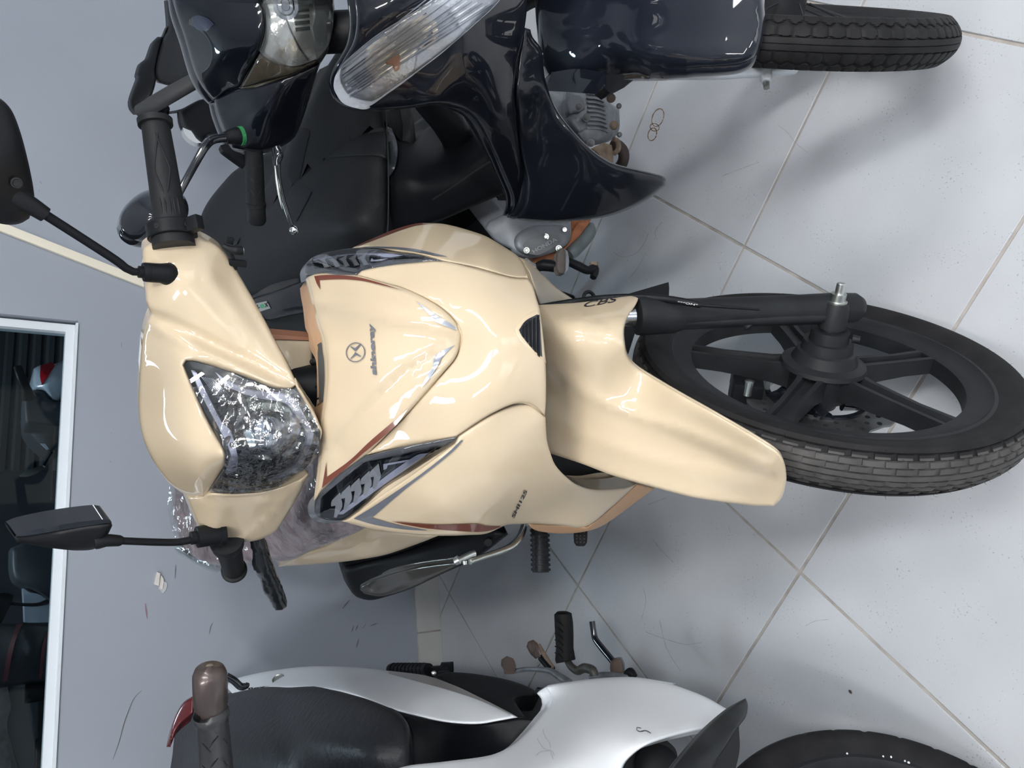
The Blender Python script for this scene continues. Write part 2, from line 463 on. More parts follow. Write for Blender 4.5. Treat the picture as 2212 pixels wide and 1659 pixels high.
# torn scrap of white foam tape
tp = thing('foam_tape_scrap', 'torn scrap of white foam tape stuck to the grey wall', 'tape', tuple(wallpt(347, 1255)))
M_tape = mat('foam_tape', (.72, .70, .66), .9, noise=.08)
sheet('foam_block', cr(0, 1200, 3.615, [(1225, 128), (1252, 140), (1240, 238), (1203, 225)]), WS, M_tape, tp, off=.010, back=(0, .0085, 0), grid=8, step=5)
sheet('foam_flap', cr(0, 1200, 3.615, [(1256, 150), (1278, 190), (1270, 262), (1250, 262), (1245, 215)]), WS, M_tape, tp, off=.006, back=(0, .0045, 0), grid=8, step=5)
sheet('paper_backing', cr(0, 1200, 3.615, [(1270, 195), (1305, 215), (1300, 262), (1272, 298), (1238, 255), (1250, 205)]), WS, mat('tape_paper', (.55, .56, .58), .7), tp, off=.0028, back=(0, .0012, 0), grid=8, step=5)

# ceiling lamps
M_led = mat('led_diffuser', (1, 1, 1), .5, emis=((1.0, .985, .965), 40))
for k, (x, y, nm) in enumerate([(-1.1, -.2, 'left of the cream motorcycle'), (.35, -.8, 'in front of the cream motorcycle'), (2.2, -.8, 'in front of the black motorcycle'), (-1.5, -2.3, 'by the street opening near the left wall'), (.35, -2.3, 'by the street opening beside the pillar'), (2.2, -2.3, 'by the street opening near the right wall')]):
    t = thing('ceiling_lamp', 'long white LED panel on the ceiling '+nm, 'lamp', (x, y, 3.0), 'ceiling lamps above the showroom')
    box('housing', (x, y, 2.985), (.16, .62, .0145), M_frame, t, bevel=.003)
    box('diffuser', (x, y, 2.968), (.14, .60, .003), M_led, t)
# marks on the floor
FS_M = mat('rust_ring_stain', (.20, .13, .07), .7)
def floor_line(pts, wpx, m, nm):
    P = smooth_loop(pts, 5, 90, closed=False); T = np.gradient(P, axis=0); T /= np.linalg.norm(T, axis=1)[:, None]; N = np.c_[-T[:, 1], T[:, 0]]
    V, F = [], []
    for k, (p, n) in enumerate(zip(P, N)):
        ww = wpx*random.uniform(.5, 1.2)
        for s in (-1, 1): q = W.at(*(p+n*ww*s), 2, .0006); V.append(q)
        if k: F.append((2*k-2, 2*k-1, 2*k+1, 2*k))
    return link(nm, V, F, m, floor, smooth=False)
def ring(c, rx, ry, a=0): return [(c[0]+rx*math.cos(t)*math.cos(a)-ry*math.sin(t)*math.sin(a), c[1]+rx*math.cos(t)*math.sin(a)+ry*math.sin(t)*math.cos(a)) for t in np.linspace(0, 6.2, 26)]
floor_line(ring((1421, 254), 12, 20, .35), 1.1, FS_M, 'rust_stain'); floor_line(ring((1409, 290), 9, 14, .3), 1.2, FS_M, 'rust_stain'); floor_line(ring((1414, 275), 10, 8, .3), .9, FS_M, 'rust_stain')
M_sc2 = mat('floor_scuff', (.29, .30, .315), .6)
for pts in [[(1325, 545), (1345, 555), (1372, 548), (1390, 528), (1400, 505)], [(1395, 545), (1380, 575), (1360, 600)], [(1430, 480), (1415, 500), (1420, 520)], [(1680, 270), (1700, 285), (1720, 310), (1745, 330)], [(1560, 380), (1600, 365), (1640, 350)],
            [(1395, 1365), (1430, 1378), (1480, 1392), (1515, 1388)], [(1425, 1340), (1440, 1400), (1470, 1450)], [(1740, 1352), (1760, 1342), (1790, 1338)], [(1400, 1090), (1440, 1075)], [(1410, 1165), (1430, 1190), (1455, 1215)], [(1390, 1270), (1395, 1300), (1385, 1340)]]:
    floor_line(pts, .55, M_sc2, 'scuff_mark')
tb = W.at(1838, 1496, 2, .002)
lf = thing('dry_leaf_scrap', 'tiny dark dry scrap lying on the pale floor tile', 'debris', tuple(W.at(1838, 1496, 2, 0)))
lathe('scrap', W.at(1834, 1490, 2, .0025), W.at(1842, 1503, 2, .0025)-W.at(1834, 1490, 2, .0025), [(0, .0004), (.002, .0022), (.005, .0018), (.0075, .0003)], mat('leaf_brown', (.05, .04, .03), .8), lf, seg=8)
# ================================================================ cream underbone motorcycle in the middle
X0 = .263
_rk = R_(26.5); SAX = np.array([0, math.sin(_rk), math.cos(_rk)])
AX0 = np.array([X0, .652, .248])
def rotm(ax, th):
    a = np.array(ax, float)/np.linalg.norm(ax); K = np.array([[0, -a[2], a[1]], [a[2], 0, -a[0]], [-a[1], a[0], 0]])
    return np.eye(3)+math.sin(th)*K+(1-math.cos(th))*(K @ K)
STEER = R_(-41)
S = Frame(AX0+SAX*((1.0-AX0[2])/SAX[2]), rotm(SAX, STEER))      # turned steering head: x = rider's left, y = rearwards, z = up
A_ = lambda p: cr(290, 480, 5.53, p)
B_ = lambda p: cr(290, 760, 5.53, p)
C_ = lambda p: cr(360, 1000, 5.53, p)
D_ = lambda p: cr(640, 470, 5.53, p)
E_ = lambda p: cr(640, 740, 5.53, p)
F_ = lambda p: cr(640, 920, 5.53, p)
G_ = lambda p: cr(960, 860, 4.424, p)
H_ = lambda p: cr(900, 470, 3.95, p)
I_ = lambda p: cr(1400, 600, 2.724, p)
J_ = lambda p: cr(0, 200, 3.687, p)
K_ = lambda p: cr(280, 900, 3.072, p)
L_ = lambda p: cr(700, 1020, 2.765, p)

M_beige = mat('cream_paint', (.565, .462, .325), .5, spec=.2, coat=1., coat_r=.015, noise=.015, nscale=900)
M_tan = mat('tan_plastic', (.47, .285, .16), .42, noise=.03)
M_black = mat('black_plastic', (.008, .009, .011), .42, spec=.16, bump=.05, bscale=500)
M_gblack = mat('gloss_black', (.010, .012, .017), .12, coat=1.)
M_mblack = mat('matt_black_metal', (.014, .0155, .018), .5, spec=.2, noise=.25, nscale=25, bump=.1, bscale=300)
M_rubber = mat('rubber', (.012, .012, .013), .62, spec=.18, noise=.35, nscale=30, bump=.1, bscale=250)
M_rub2 = mat('worn_tread_rubber', (.045, .043, .042), .7, noise=.35, nscale=45)
M_chrome = mat('chrome', (.82, .84, .86), .08, metal=1)
M_steel = mat('zinc_steel', (.60, .63, .60), .28, metal=1, noise=.1)
M_disc = mat('brake_disc_steel', (.19, .195, .20), .38, metal=.9, noise=.2, nscale=20)
M_maroon = mat('maroon_decal', (.14, .038, .022), .3, coat=.8)
M_grey = mat('grey_decal', (.125, .135, .16), .3, coat=.8)
M_silverd = mat('silver_decal', (.40, .43, .50), .22, metal=.5, coat=.8)
M_film = clear_mat('clear_film', refl=.20, rough=.10, tint=.93, bump=.8, bscale=45)
M_lens = clear_mat('clear_lens', refl=.10, rough=.01, tint=.93)
M_drl = mat('milky_light_guide', (.50, .54, .70), .25, coat=.6)
M_lampdark = mat('lamp_interior', (.035, .04, .048), .25, coat=.5)
M_lampchrome = mat('lamp_reflector', (.45, .50, .58), .15, metal=.9)
M_seatbag = mat('bagged_seat', (.42, .36, .39), .38, coat=.35, noise=.25, nscale=30, bump=.7, bscale=38)
M_silver = mat('silver_paint', (.40, .44, .47), .28, metal=.6, coat=.6)

bike = thing('motorcycle', 'cream and brown underbone motorcycle with turned front wheel beside the black one', 'motorcycle', (X0, 1.2, 0))

# ---- body surfaces (frame W, depth = world y)
SB = Surf([(767, 761, .795), (997, 733, .711), (898.5, 650, .742), (911.5, 837.6, .742), (864, 626, .763), (881, 884, .763), (771, 593, .828), (792, 981, .828),
           (679, 595, .914), (695, 1055, .914), (661, 600, .936), (680, 1085, .936), (704, 790, .850), (690, 690, .872), (697, 930, .872), (986, 717, .712), (981, 746, .712), (720, 640, .870), (735, 990, .870)],
          ridges=[([(690, 655), (760, 668), (850, 688), (930, 700), (985, 715)], -.0045, 20), ([(725, 965), (800, 880), (870, 812), (940, 768), (985, 742)], -.0045, 20)])
SF = Surf([(772, 593, .828), (792, 981, .828), (952, 562, .741), (985, 946, .741), (898, 650, .744), (911, 838, .744), (997, 733, .713), (1139, 601, .703), (1178, 898, .703),
           (1166, 668, .670), (1178, 785, .670), (1121, 715, .671), (1060, 730, .684), (1070, 640, .692), (1085, 850, .692), (860, 605, .778), (890, 930, .778), (1180, 840, .682)])
SL = Surf([(985, 946, .741), (1178, 898, .703), (1050, 900, .716), (1127, 870, .705), (893, 1021, .80), (821, 1070, .86), (756, 1117, .925), (739, 1125, .94), (803, 1142, .925), (875, 1152, .90), (947, 1157, .875), (1020, 1155, .86),
           (1000, 1050, .775), (1060, 1000, .74), (1095, 1133, .87), (1145, 1131, .885), (1209, 1134, .89), (1265, 1137, .90), (1321, 1095, .90), (1376, 1045, .905), (1182, 950, .725), (1200, 1004, .755), (1243, 1045, .80), (1263, 1053, .825), (1130, 1040, .765), (1165, 1085, .82), (1225, 1090, .85), (1320, 1057, .88), (1080, 1090, .80), (950, 1110, .82)])
SR = Surf([(953, 563, .741), (1140, 602, .703), (1027, 579, .722), (1102, 599, .708), (893, 548, .775), (821, 537, .84), (767, 534, .93), (757, 537, .94), (803, 517, .925), (857, 495, .90), (902, 484, .875), (947, 483, .86), (984, 489, .85), (1040, 506, .82), (1097, 538, .79), (1120, 555, .77), (980, 530, .775), (1060, 550, .745), (900, 515, .82)])
SLW = Surf([(1120, 555, .80), (1143, 589, .76), (1168, 589, .83), (1204, 622, .86), (1239, 647, .90), (1167, 666, .82), (1194, 658, .86), (1158, 637, .77)])

badge = D_([(130, 720), (215, 672), (400, 655), (700, 680), (1000, 770), (1300, 850), (1600, 990), (1800, 1130), (1930, 1280), (1970, 1400)])+E_([(1960, 20), (1900, 190), (1750, 370), (1500, 660), (1200, 980), (850, 1330), (800, 1370)])+F_([(500, 600), (300, 780), (228, 885), (250, 700), (280, 420)])+E_([(290, 1200), (310, 900), (340, 700), (360, 450), (355, 200)])+D_([(340, 1600), (320, 1440), (260, 1250), (190, 950), (150, 800)])
sheet('badge_panel', badge, SB, M_beige, bike, rnd=(10, .007), back=(0, .006, 0), label='cream shield panel with the maker badge')
lower = D_([(730, 684), (1000, 774), (1300, 854), (1600, 994), (1800, 1134), (1932, 1284), (1972, 1400)])+E_([(1964, 20), (1904, 190), (1754, 374), (1504, 664), (1204, 984), (854, 1334)])+F_([(1300, 252), (1920, 130)])+G_([(130, 355), (400, 176), (600, 76), (740, 40), (850, 66), (960, 168)])+[(1179.5, 860), (1178.5, 785), (1172, 715), (1165.8, 668), (1158, 642), (1150.6, 617), (1140.5, 602.5)]+H_([(800, 514), (500, 434), (215, 374)])+D_([(1400, 538), (1000, 588), (780, 638)])
sheet('front_panel', lower, SF, M_beige, bike, rnd=(5, .004), back=(0, .006, 0))
left = F_([(1920, 140), (1890, 206), (1400, 566), (1000, 836), (640, 1094), (550, 1138), (900, 1232), (1300, 1287), (1700, 1312), (2100, 1302)])+G_([(400, 1295), (540, 1235), (600, 1210), (820, 1201), (1100, 1216), (1350, 1226), (1600, 1040), (1840, 820), (1700, 858), (1480, 876), (1340, 856), (1250, 820), (1150, 740), (1060, 640), (1015, 530), (980, 400), (965, 182), (850, 74), (740, 50), (600, 85), (400, 185), (130, 364)])
sheet('side_fairing', left, SL, M_beige, bike, rnd=(7, .006), back=(.02, .03, 0))
right = D_([(1742, 524), (1650, 484), (1400, 425), (1000, 366), (700, 352), (650, 372), (900, 260), (1200, 140), (1450, 75), (1700, 70), (1900, 105), (2212, 200)])+H_([(650, 190), (780, 270), (870, 335), (930, 440), (950, 516), (800, 506), (500, 426), (215, 368)])
sheet('side_fairing', right, SR, M_beige, bike, rnd=(7, .006), back=(-.01, .03, 0))
sheet('leg_shield_wing', H_([(868, 335), (960, 370), (1060, 470), (1200, 600), (1345, 702), (1160, 748), (1050, 778), (1020, 660), (990, 570), (960, 470), (945, 450)]), SLW, M_beige, bike, rnd=(6, .01), back=(-.01, .02, 0))
# inside of the far leg shield seen through the wheel arch
SI = Surf([(1190, 980, .86), (1376, 1045, .95), (1263, 1056, .93), (1330, 1020, .95), (1200, 1010, .87)])
sheet('leg_shield_inside', G_([(1150, 738), (1300, 742), (1500, 712), (1640, 748), (1850, 822), (1500, 890), (1340, 868)]), SI, M_beige, bike, back=(0, .004, 0))
# dark frame and engine behind the front wheel
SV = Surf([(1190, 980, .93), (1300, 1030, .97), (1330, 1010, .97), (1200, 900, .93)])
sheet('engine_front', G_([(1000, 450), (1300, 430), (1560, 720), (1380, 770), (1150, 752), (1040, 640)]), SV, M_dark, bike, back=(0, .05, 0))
# tan edge trim along the leg shield
ST = Surf([(1376, 1045, .905), (1412, 1054, .93), (1265, 1137, .90), (1313, 1129, .95), (1145, 1133, .89), (1215, 1152, .96)])
sheet('leg_shield_trim', G_([(1838, 822), (2010, 862), (1560, 1190), (1380, 1268), (1130, 1295), (900, 1272), (830, 1240), (800, 1200), (1100, 1215), (1350, 1228), (1390, 1212), (1600, 1042)]), ST, M_tan, bike, rnd=(6, .006), back=(.03, .03, 0), label='tan brown plastic edge')
STI = Surf([(667, 615, .945), (676, 670, .90), (690, 735, .875), (700, 750, .868), (660, 620, .96), (700, 860, .872), (700, 1000, .90), (690, 1060, .95)])
sheet('inner_shield', D_([(132, 740), (150, 800), (200, 1000), (262, 1250), (320, 1440), (345, 1600)])+E_([(365, 450), (345, 700), (315, 880), (302, 1000), (296, 950), (305, 720), (355, 690), (355, 500)])+D_([(340, 1640), (270, 1490), (240, 1300), (208, 1240), (175, 1000), (145, 850)]), STI, M_tan, bike, off=-.006, back=(0, .03, 0), grid=8, step=6)
# headset void: steering column and cables between cover and shield
tube('steering_column', [AX0+SAX*.44, AX0+SAX*.80], .035, M_black, bike)
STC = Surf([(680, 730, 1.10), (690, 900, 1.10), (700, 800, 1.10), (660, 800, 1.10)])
sheet('column_gap_shade', [(664, 722), (690, 722), (700, 760), (706, 830), (702, 880), (690, 925), (676, 900), (668, 800)], STC, M_dark, bike, off=-.03, back=(0, .03, 0), grid=10)  # dark sheet standing in for the shaded gap under the cover
sheet('upper_gasket', E_([(285, 0), (330, 0), (362, 250), (362, 500), (345, 690), (305, 705), (300, 400)])+D_([(285, 1500)]), STI, mat('grey_gasket', (.075, .075, .07), .6), bike, off=-.002, back=(0, .01, 0), grid=8)
for k, q in enumerate([[(672, 752, .95, 2.2), (690, 753, .93, 2.2), (712, 756, .90, 2.2)], [(675, 782, .95, 7), (690, 780, .93, 8), (706, 776, .90, 8)], [(678, 838, .95, 5), (694, 832, .93, 6), (706, 826, .90, 6)]]):
    tpx('cable', q, [M_black, M_black, M_chrome][k], bike)

# ---- turn signals
def signal(out, inner, surf, ribs, guide, guide2, nm='turn_signal'):
    b = sheet(nm, out, surf, mat('signal_housing_grey', (.13, .14, .165), .35, coat=.5), bike, off=-.004, back=(0, .02, 0), grid=12, step=7)
    sheet('dark_bezel', inner, surf, M_gblack, b, off=.001, back=(0, .003, 0), grid=9, step=6)
    sheet('light_guide', guide, surf, M_drl, b, off=.003, back=(0, .002, 0), grid=8, step=6)
    if guide2: sheet('light_guide', guide2, surf, M_drl, b, off=.003, back=(0, .002, 0), grid=8, step=6)
    for r in ribs: sheet('reflector_rib', r, surf, mat('signal_rib_grey', (.36, .39, .44), .3, coat=.5), b, off=.0042, back=(0, .002, 0), grid=8, step=6)
    sheet('lens', out, surf, M_lens, b, off=.0065, back=None, grid=10, step=6, rnd=(7, .006))
    return b
SLl = Surf([(985, 946, .741), (893, 1000, .80), (871, 983, .79), (792, 981, .83), (821, 1050, .865), (756, 1110, .925), (739, 1122, .945), (682, 1085, .945), (678, 1110, .96), (700, 1122, .965), (694, 1062, .92), (730, 1030, .88), (700, 1090, .935)])
def ribpoly(x, y): return F_([(x, y), (x+95, y-95), (x+110, y-10), (x+120, y+70), (x+50, y+205), (x+25, y+200), (x+45, y+60), (x-5, y+70), (x-10, y+40)])
lensL = F_([(222, 880), (300, 788), (500, 598), (812, 358), (875, 348), (1300, 246), (1918, 126), (1916, 165), (1880, 214), (1400, 562), (1000, 832), (640, 1092), (550, 1138), (400, 1140), (290, 1112), (220, 1050), (205, 960)])
signal(lensL, F_([(320, 840), (810, 440), (900, 425), (1500, 300), (1730, 250), (1700, 290), (1400, 510), (1000, 790), (560, 1100), (400, 1112), (290, 1065), (300, 930)]), SLl,
       [ribpoly(430, 890), ribpoly(545, 800), ribpoly(660, 715), ribpoly(780, 630), ribpoly(890, 545)],
       F_([(500, 1050), (1060, 610), (1440, 350), (1580, 325), (1400, 460), (1100, 665), (560, 1055)]), F_([(1045, 455), (1440, 385), (1300, 430), (1090, 470), (1080, 510), (1050, 525)]))
SRl = Surf([(953, 563, .741), (893, 556, .775), (821, 570, .83), (821, 538, .845), (772, 592, .83), (767, 536, .93), (712, 588, .88), (679, 594, .92), (661, 600, .945), (659, 575, .955), (668, 562, .965), (690, 550, .96), (721, 543, .95), (720, 565, .90)])
lensR = D_([(118, 716), (105, 600), (150, 510), (250, 448), (450, 396), (700, 362), (1000, 366), (1400, 426), (1650, 484), (1742, 520), (1400, 540), (1000, 588), (780, 640), (722, 682), (400, 657), (212, 690)])
def ribR(x, y): return D_([(x, y), (x+70, y-50), (x+45, y+20), (x+95, y+95), (x+40, y+105), (x+10, y+40), (x-35, y+15)])
signal(lensR, D_([(180, 500), (650, 440), (1000, 425), (1540, 470), (1100, 490), (800, 545), (690, 590), (500, 580), (230, 598)]), SRl,
       [ribR(300, 490), ribR(430, 485), ribR(545, 480), ribR(660, 470), ribR(770, 465)],
       D_([(195, 495), (650, 432), (1100, 430), (1280, 452), (1100, 470), (900, 440), (650, 448), (220, 510)]), D_([(890, 520), (900, 485), (925, 505), (1090, 490), (1000, 515)]))

# ---- decals on the shield
def decal(pts, surf, m, nm='stripe', off=.0012): return sheet(nm, pts, surf, m, bike, off=off, back=None, grid=8, step=5, corner=30)
decal(D_([(212, 698), (350, 685), (600, 692), (800, 725), (1000, 780), (1245, 862), (1000, 800), (800, 757), (600, 738), (420, 738), (275, 748), (288, 862), (245, 790)]), SB, M_maroon, off=.0022)
decal(F_([(358, 432), (360, 612), (640, 410), (900, 165)])+E_([(1335, 795), (1200, 980), (1000, 1160), (780, 1340)])+F_([(600, 500), (305, 742), (330, 600)]), SB, M_maroon, off=.0022)
decal(D_([(1425, 990), (1560, 1085), (1700, 1185), (1850, 1270), (1925, 1345), (1870, 1330), (1670, 1245), (1600, 1170), (1500, 1070)]), SB, M_silverd, 'silver_flash', .0022)
decal(E_([(1890, 30), (1740, 180), (1700, 260), (1600, 420), (1495, 540), (1540, 430), (1620, 310), (1650, 180), (1700, 120)]), SB, M_silverd, 'silver_flash', .0022)
decal(F_([(1995, 172), (1880, 300), (1640, 500), (1300, 760), (905, 1098), (1200, 1180), (1582, 1252), (1300, 1238), (950, 1185), (685, 1108), (980, 925), (1400, 640), (1760, 365), (1970, 170)]), SL, M_grey, off=.003)
decal(F_([(1135, 1140), (1400, 1165), (1700, 1182), (2000, 1175), (2150, 1172), (2212, 1185)])+G_([(330, 1205), (420, 1225), (560, 1226), (430, 1268), (300, 1280), (0, 1262)])+F_([(1900, 1255), (1560, 1225), (1300, 1180)]), SL, M_maroon, off=.004)
decal(D_([(735, 357), (900, 345), (1200, 352), (1450, 380), (1650, 425), (1815, 465), (1650, 450), (1450, 412), (1200, 378), (900, 360)]), SR, M_grey, off=.003)
decal(D_([(650, 368), (900, 254), (1200, 132), (1450, 68), (1600, 66), (1430, 90), (1210, 160), (910, 274)]), SR, M_maroon, off=.004)

# badge: ring, double arrow and maker's name
def ringpx(c, r0, r1, surf, m, nm, off=.0025, ax=(1, 0), ay=(0, 1), n=40):
    V, F = [], []
    t = np.linspace(0, 2*math.pi, n, endpoint=False); xy = []
    for r in (r0, r1): xy += [(c[0]+r*(math.cos(a)*ax[0]+math.sin(a)*ay[0]), c[1]+r*(math.cos(a)*ax[1]+math.sin(a)*ay[1])) for a in t]
    P = surf.pts(xy, off)
    for k in range(n): F.append((k, (k+1) % n, n+(k+1) % n, n+k))
    return link(nm, P, F, m, bike, smooth=False)
ringpx((767.5, 761), 20.3, 18.4, SB, M_grey, 'badge_ring', ax=(1.03, -.06), ay=(.02, 1.06))
decal(E_([(702, 104), (640, 48), (655, 45), (702, 66), (755, 18), (765, 26), (735, 70)]), SB, M_grey, 'badge_arrow', .0025)
decal(E_([(704, 112), (770, 160), (768, 170), (708, 148), (656, 193), (645, 190), (690, 135)]), SB, M_grey, 'badge_arrow', .0025)
text_px('maker_name', 'shineray', E_([(978, 392)])[0], D_([(940, 1272)])[0], (-15.5, -2.0), SB, M_grey, bike, .0025, bold=.044, label='maker name shineray in grey letters', spacing=1.02)
text_px('model_name', 'SHI125', G_([(668, 1150)])[0], G_([(800, 880)])[0], (-7.5, -1.0), SL, mat('decal_black', (.02, .025, .035), .4), bike, .004, bold=.03, shear=.2, label='model lettering SHI125')
# intake slats
vent = sheet('intake_grille', H_([(875, 958), (930, 880), (1030, 825), (1050, 870), (1072, 1188), (1000, 1130), (900, 1010)]), SF, M_gblack, bike, off=.0015, back=(0, .012, 0), grid=9, step=6, label='black louvred intake')
for k in range(5):
    x = 905+32*k; y0 = 930-k*24; y1 = 1000+k*42
    sheet('slat', H_([(x, y0), (x+15, y0-8), (x+20, y1+18), (x+5, y1)]), SF, M_black, vent, off=.0035, back=(0, .002, 0), grid=8, step=8)
sheet('intake_surround', H_([(835, 950), (880, 870), (960, 805), (1050, 783), (1060, 870), (1105, 1245), (1000, 1170), (900, 1075), (850, 1010)]), SF, M_beige, bike, off=.0008, back=(0, .01, 0), rnd=(5, .003), grid=10)

# ---- headlamp and handlebar cover (frame S)
SC_ = Surf([(335, 519, -.005), (424, 509, -.014), (360, 560, -.022), (355, 588, -.032), (450, 560, -.032), (500, 568, -.022), (517, 596, -.028), (543, 639, -.047), (572, 692, -.070), (594, 733, -.088), (619, 780, -.112), (642, 832, -.142),
            (450, 650, -.060), (500, 700, -.075), (560, 770, -.098), (588, 838, -.128), (543, 820, -.112), (471, 794, -.088), (399, 782, -.072), (326, 677, -.02), (313, 625, -.008), (309, 540, .0), (380, 690, -.045), (440, 745, -.070), (520, 795, -.098),
            (320, 893, .0), (300, 860, .035), (303, 919, .02), (331, 997, -.005), (371, 1049, -.005), (405, 1070, -.02), (440, 1072, -.055), (456, 1057, -.075), (482, 1011, -.13), (485, 990, -.157), (467, 941, -.132), (444, 897, -.108), (413, 829, -.084), (400, 958, -.100), (350, 850, -.035), (305, 765, .02), (317, 697, -.005), (360, 780, -.04), (430, 1030, -.10)],
           frame=S, ridges=[([(330, 680), (400, 712), (470, 748), (560, 792), (630, 826)], -.006, 20), ([(340, 712), (420, 752), (500, 788), (580, 822)], .003, 20), ([(455, 600), (500, 660), (560, 745), (610, 812)], .0025, 26)], reg=3e-4)
hb = sheet('handlebar_cover', A_([(250, 215), (330, 195), (740, 160), (850, 200), (960, 260), (1070, 350), (1170, 490), (1260, 640), (1400, 880), (1560, 1170), (1680, 1400), (1820, 1659)])+B_([(1950, 390), (1870, 440), (1650, 430), (1400, 330), (1000, 190), (720, 110), (620, 108), (590, 160), (680, 380), (850, 760), (980, 1000), (1070, 1170), (1090, 1290), (1060, 1390), (900, 1640)])+C_([(440, 400), (250, 390), (60, 270)])+B_([(360, 1500), (230, 1310), (130, 1100), (70, 880), (50, 600), (60, 300), (80, 30)])+A_([(100, 1400), (150, 1200), (200, 1090), (150, 970), (130, 800), (105, 500), (105, 330), (140, 280)]),
           SC_, M_beige, bike, rnd=(8, .008), back=(0, .03, -.005), grid=7, step=6, label='cream handlebar cover with headlamp hood')
SLC = Surf([(405, 1070, -.02), (440, 1072, -.06), (450, 1063, -.072), (510, 1065, -.09), (559, 1062, -.108), (604, 1052, -.125), (642, 1036, -.138), (666, 1021, -.145), (649, 1063, -.115), (622, 1108, -.08), (599, 1145, -.05), (559, 1166, -.03), (523, 1171, -.018), (476, 1165, -.012), (432, 1141, -.01), (420, 1117, -.012), (500, 1110, -.055), (460, 1150, -.03), (560, 1110, -.07)], frame=S,
           ridges=[([(440, 1078), (510, 1076), (570, 1070), (640, 1046)], -.004, 9), ([(522, 1166), (580, 1120), (650, 1040)], .003, 10)])
sheet('lower_cover', C_([(244, 400), (440, 402), (500, 352), (830, 362), (1100, 348), (1350, 292), (1560, 202), (1690, 108), (1698, 150), (1600, 350), (1450, 600), (1320, 800), (1240, 860), (1100, 920), (900, 945), (640, 910), (520, 850), (390, 780), (330, 650), (265, 480)]), SLC, M_beige, bike, rnd=(7, .008), back=(0, .03, 0), grid=11, step=7)
SNK = Surf([(590, 722, -.02), (679, 730, -.03), (676, 796, -.055), (688, 905, -.10), (620, 790, -.05), (650, 850, -.09)], frame=S)
nk = sheet('lower_cover', A_([(1560, 1360), (1660, 1395), (2120, 1412)])+B_([(2122, 0), (2128, 200), (2150, 500), (2185, 750), (2190, 860), (1990, 500), (1800, 100), (1600, -150)]), SNK, M_beige, bike, off=-.012, rnd=(5, .006), back=(0, .03, 0), grid=12)
sheet('trim', A_([(1560, 1320), (1640, 1338), (2150, 1380), (2140, 1412), (1660, 1396), (1560, 1362)]), SNK, mat('copper_trim', (.34, .15, .085), .4), bike, off=-.012, back=(0, .025, 0), grid=8)
SLN = Surf([(399, 782, -.077), (471, 794, -.095), (543, 820, -.118), (588, 838, -.135), (628, 841, -.147), (655, 850, -.155), (679, 895, -.172), (690, 925, -.183), (692, 950, -.186), (684, 975, -.180), (668, 1005, -.160), (640, 1034, -.142), (604, 1050, -.128), (559, 1060, -.112), (510, 1063, -.095), (456, 1057, -.078), (482, 1011, -.132), (485, 990, -.152), (467, 941, -.132), (444, 897, -.108), (413, 829, -.084), (587, 983, -.180), (560, 930, -.165), (520, 880, -.138)], frame=S)
lens_out = B_([(720, 116), (1000, 194), (1400, 334), (1650, 434), (1870, 446), (1940, 410), (2010, 520), (2120, 720), (2190, 880), (2200, 960)])+E_([(300, 1060), (292, 1150), (270, 1200)])+B_([(2150, 1190), (2090, 1340), (1940, 1460), (1700, 1560)])+C_([(1350, 288), (1100, 342), (830, 356), (500, 346)])+B_([(900, 1644), (1064, 1396), (1094, 1290), (1074, 1170), (984, 1000), (854, 760), (684, 380), (594, 160), (624, 112)])
hl = sheet('headlamp', lens_out, SLN, M_lampdark, bike, off=-.022, back=(0, .05, 0), grid=12, step=8, label='headlamp under crinkled clear film')
sheet('light_guide', B_([(695, 240), (745, 250), (1050, 850), (1150, 940), (1235, 1250), (1225, 1410), (1105, 1460), (1160, 1300), (1130, 1150), (1050, 980), (900, 700), (780, 470)]), SLN, M_drl, hl, off=-.010, back=(0, .006, 0), grid=9, step=6)
sheet('light_guide', B_([(985, 262), (1150, 370), (1450, 480), (1850, 530), (2000, 700), (2145, 980), (2095, 1160), (1950, 1400), (1600, 1570), (1600, 1530), (1900, 1360), (2045, 1130), (2075, 980), (1930, 760), (1790, 610), (1450, 545), (1100, 410)]), SLN, M_drl, hl, off=-.010, back=(0, .006, 0), grid=9, step=6)
def lens_disc(nm, px, py, r, off, m, parent=None, bulge=.012):
    c = SLN.pts([(px, py)], off)[0]; ax = S.M @ np.array([.1, -1, .05]); zc = np.linalg.norm(c-CAM); R = r*zc/FPX
    return lathe(nm, c-ax/np.linalg.norm(ax)*.02, ax, [(0, R*1.02), (.02, R*1.05), (.022, R), (.022+bulge*.6, R*.75), (.022+bulge*.95, R*.35), (.022+bulge, .0005)], m, parent or hl)
lens_disc('projector_ring', 574, 938, 46, -.022, M_lampdark, bulge=.004)
lens_disc('projector_lens', 574, 938, 38, -.019, mat('projector_glass', (.55, .65, .80), .05, metal=.85), bulge=.012)
lens_disc('projector_ring', 508, 960, 22, -.022, M_lampdark, bulge=.003)
lens_disc('projector_lens', 508, 960, 15, -.02, M_lampdark, bulge=.008)
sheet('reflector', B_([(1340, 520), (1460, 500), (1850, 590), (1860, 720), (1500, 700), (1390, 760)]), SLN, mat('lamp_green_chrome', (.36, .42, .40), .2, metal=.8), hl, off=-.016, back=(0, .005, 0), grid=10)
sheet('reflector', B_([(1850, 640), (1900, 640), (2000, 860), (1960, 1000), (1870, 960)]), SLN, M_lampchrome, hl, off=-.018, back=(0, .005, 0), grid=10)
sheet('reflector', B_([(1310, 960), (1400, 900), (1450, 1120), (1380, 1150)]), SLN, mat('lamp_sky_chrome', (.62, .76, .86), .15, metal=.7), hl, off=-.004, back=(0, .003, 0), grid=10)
sheet('reflector', B_([(1000, 640), (1085, 630), (1100, 740), (1030, 790)]), SLN, M_gblack, hl, off=-.015, back=(0, .005, 0), grid=10)
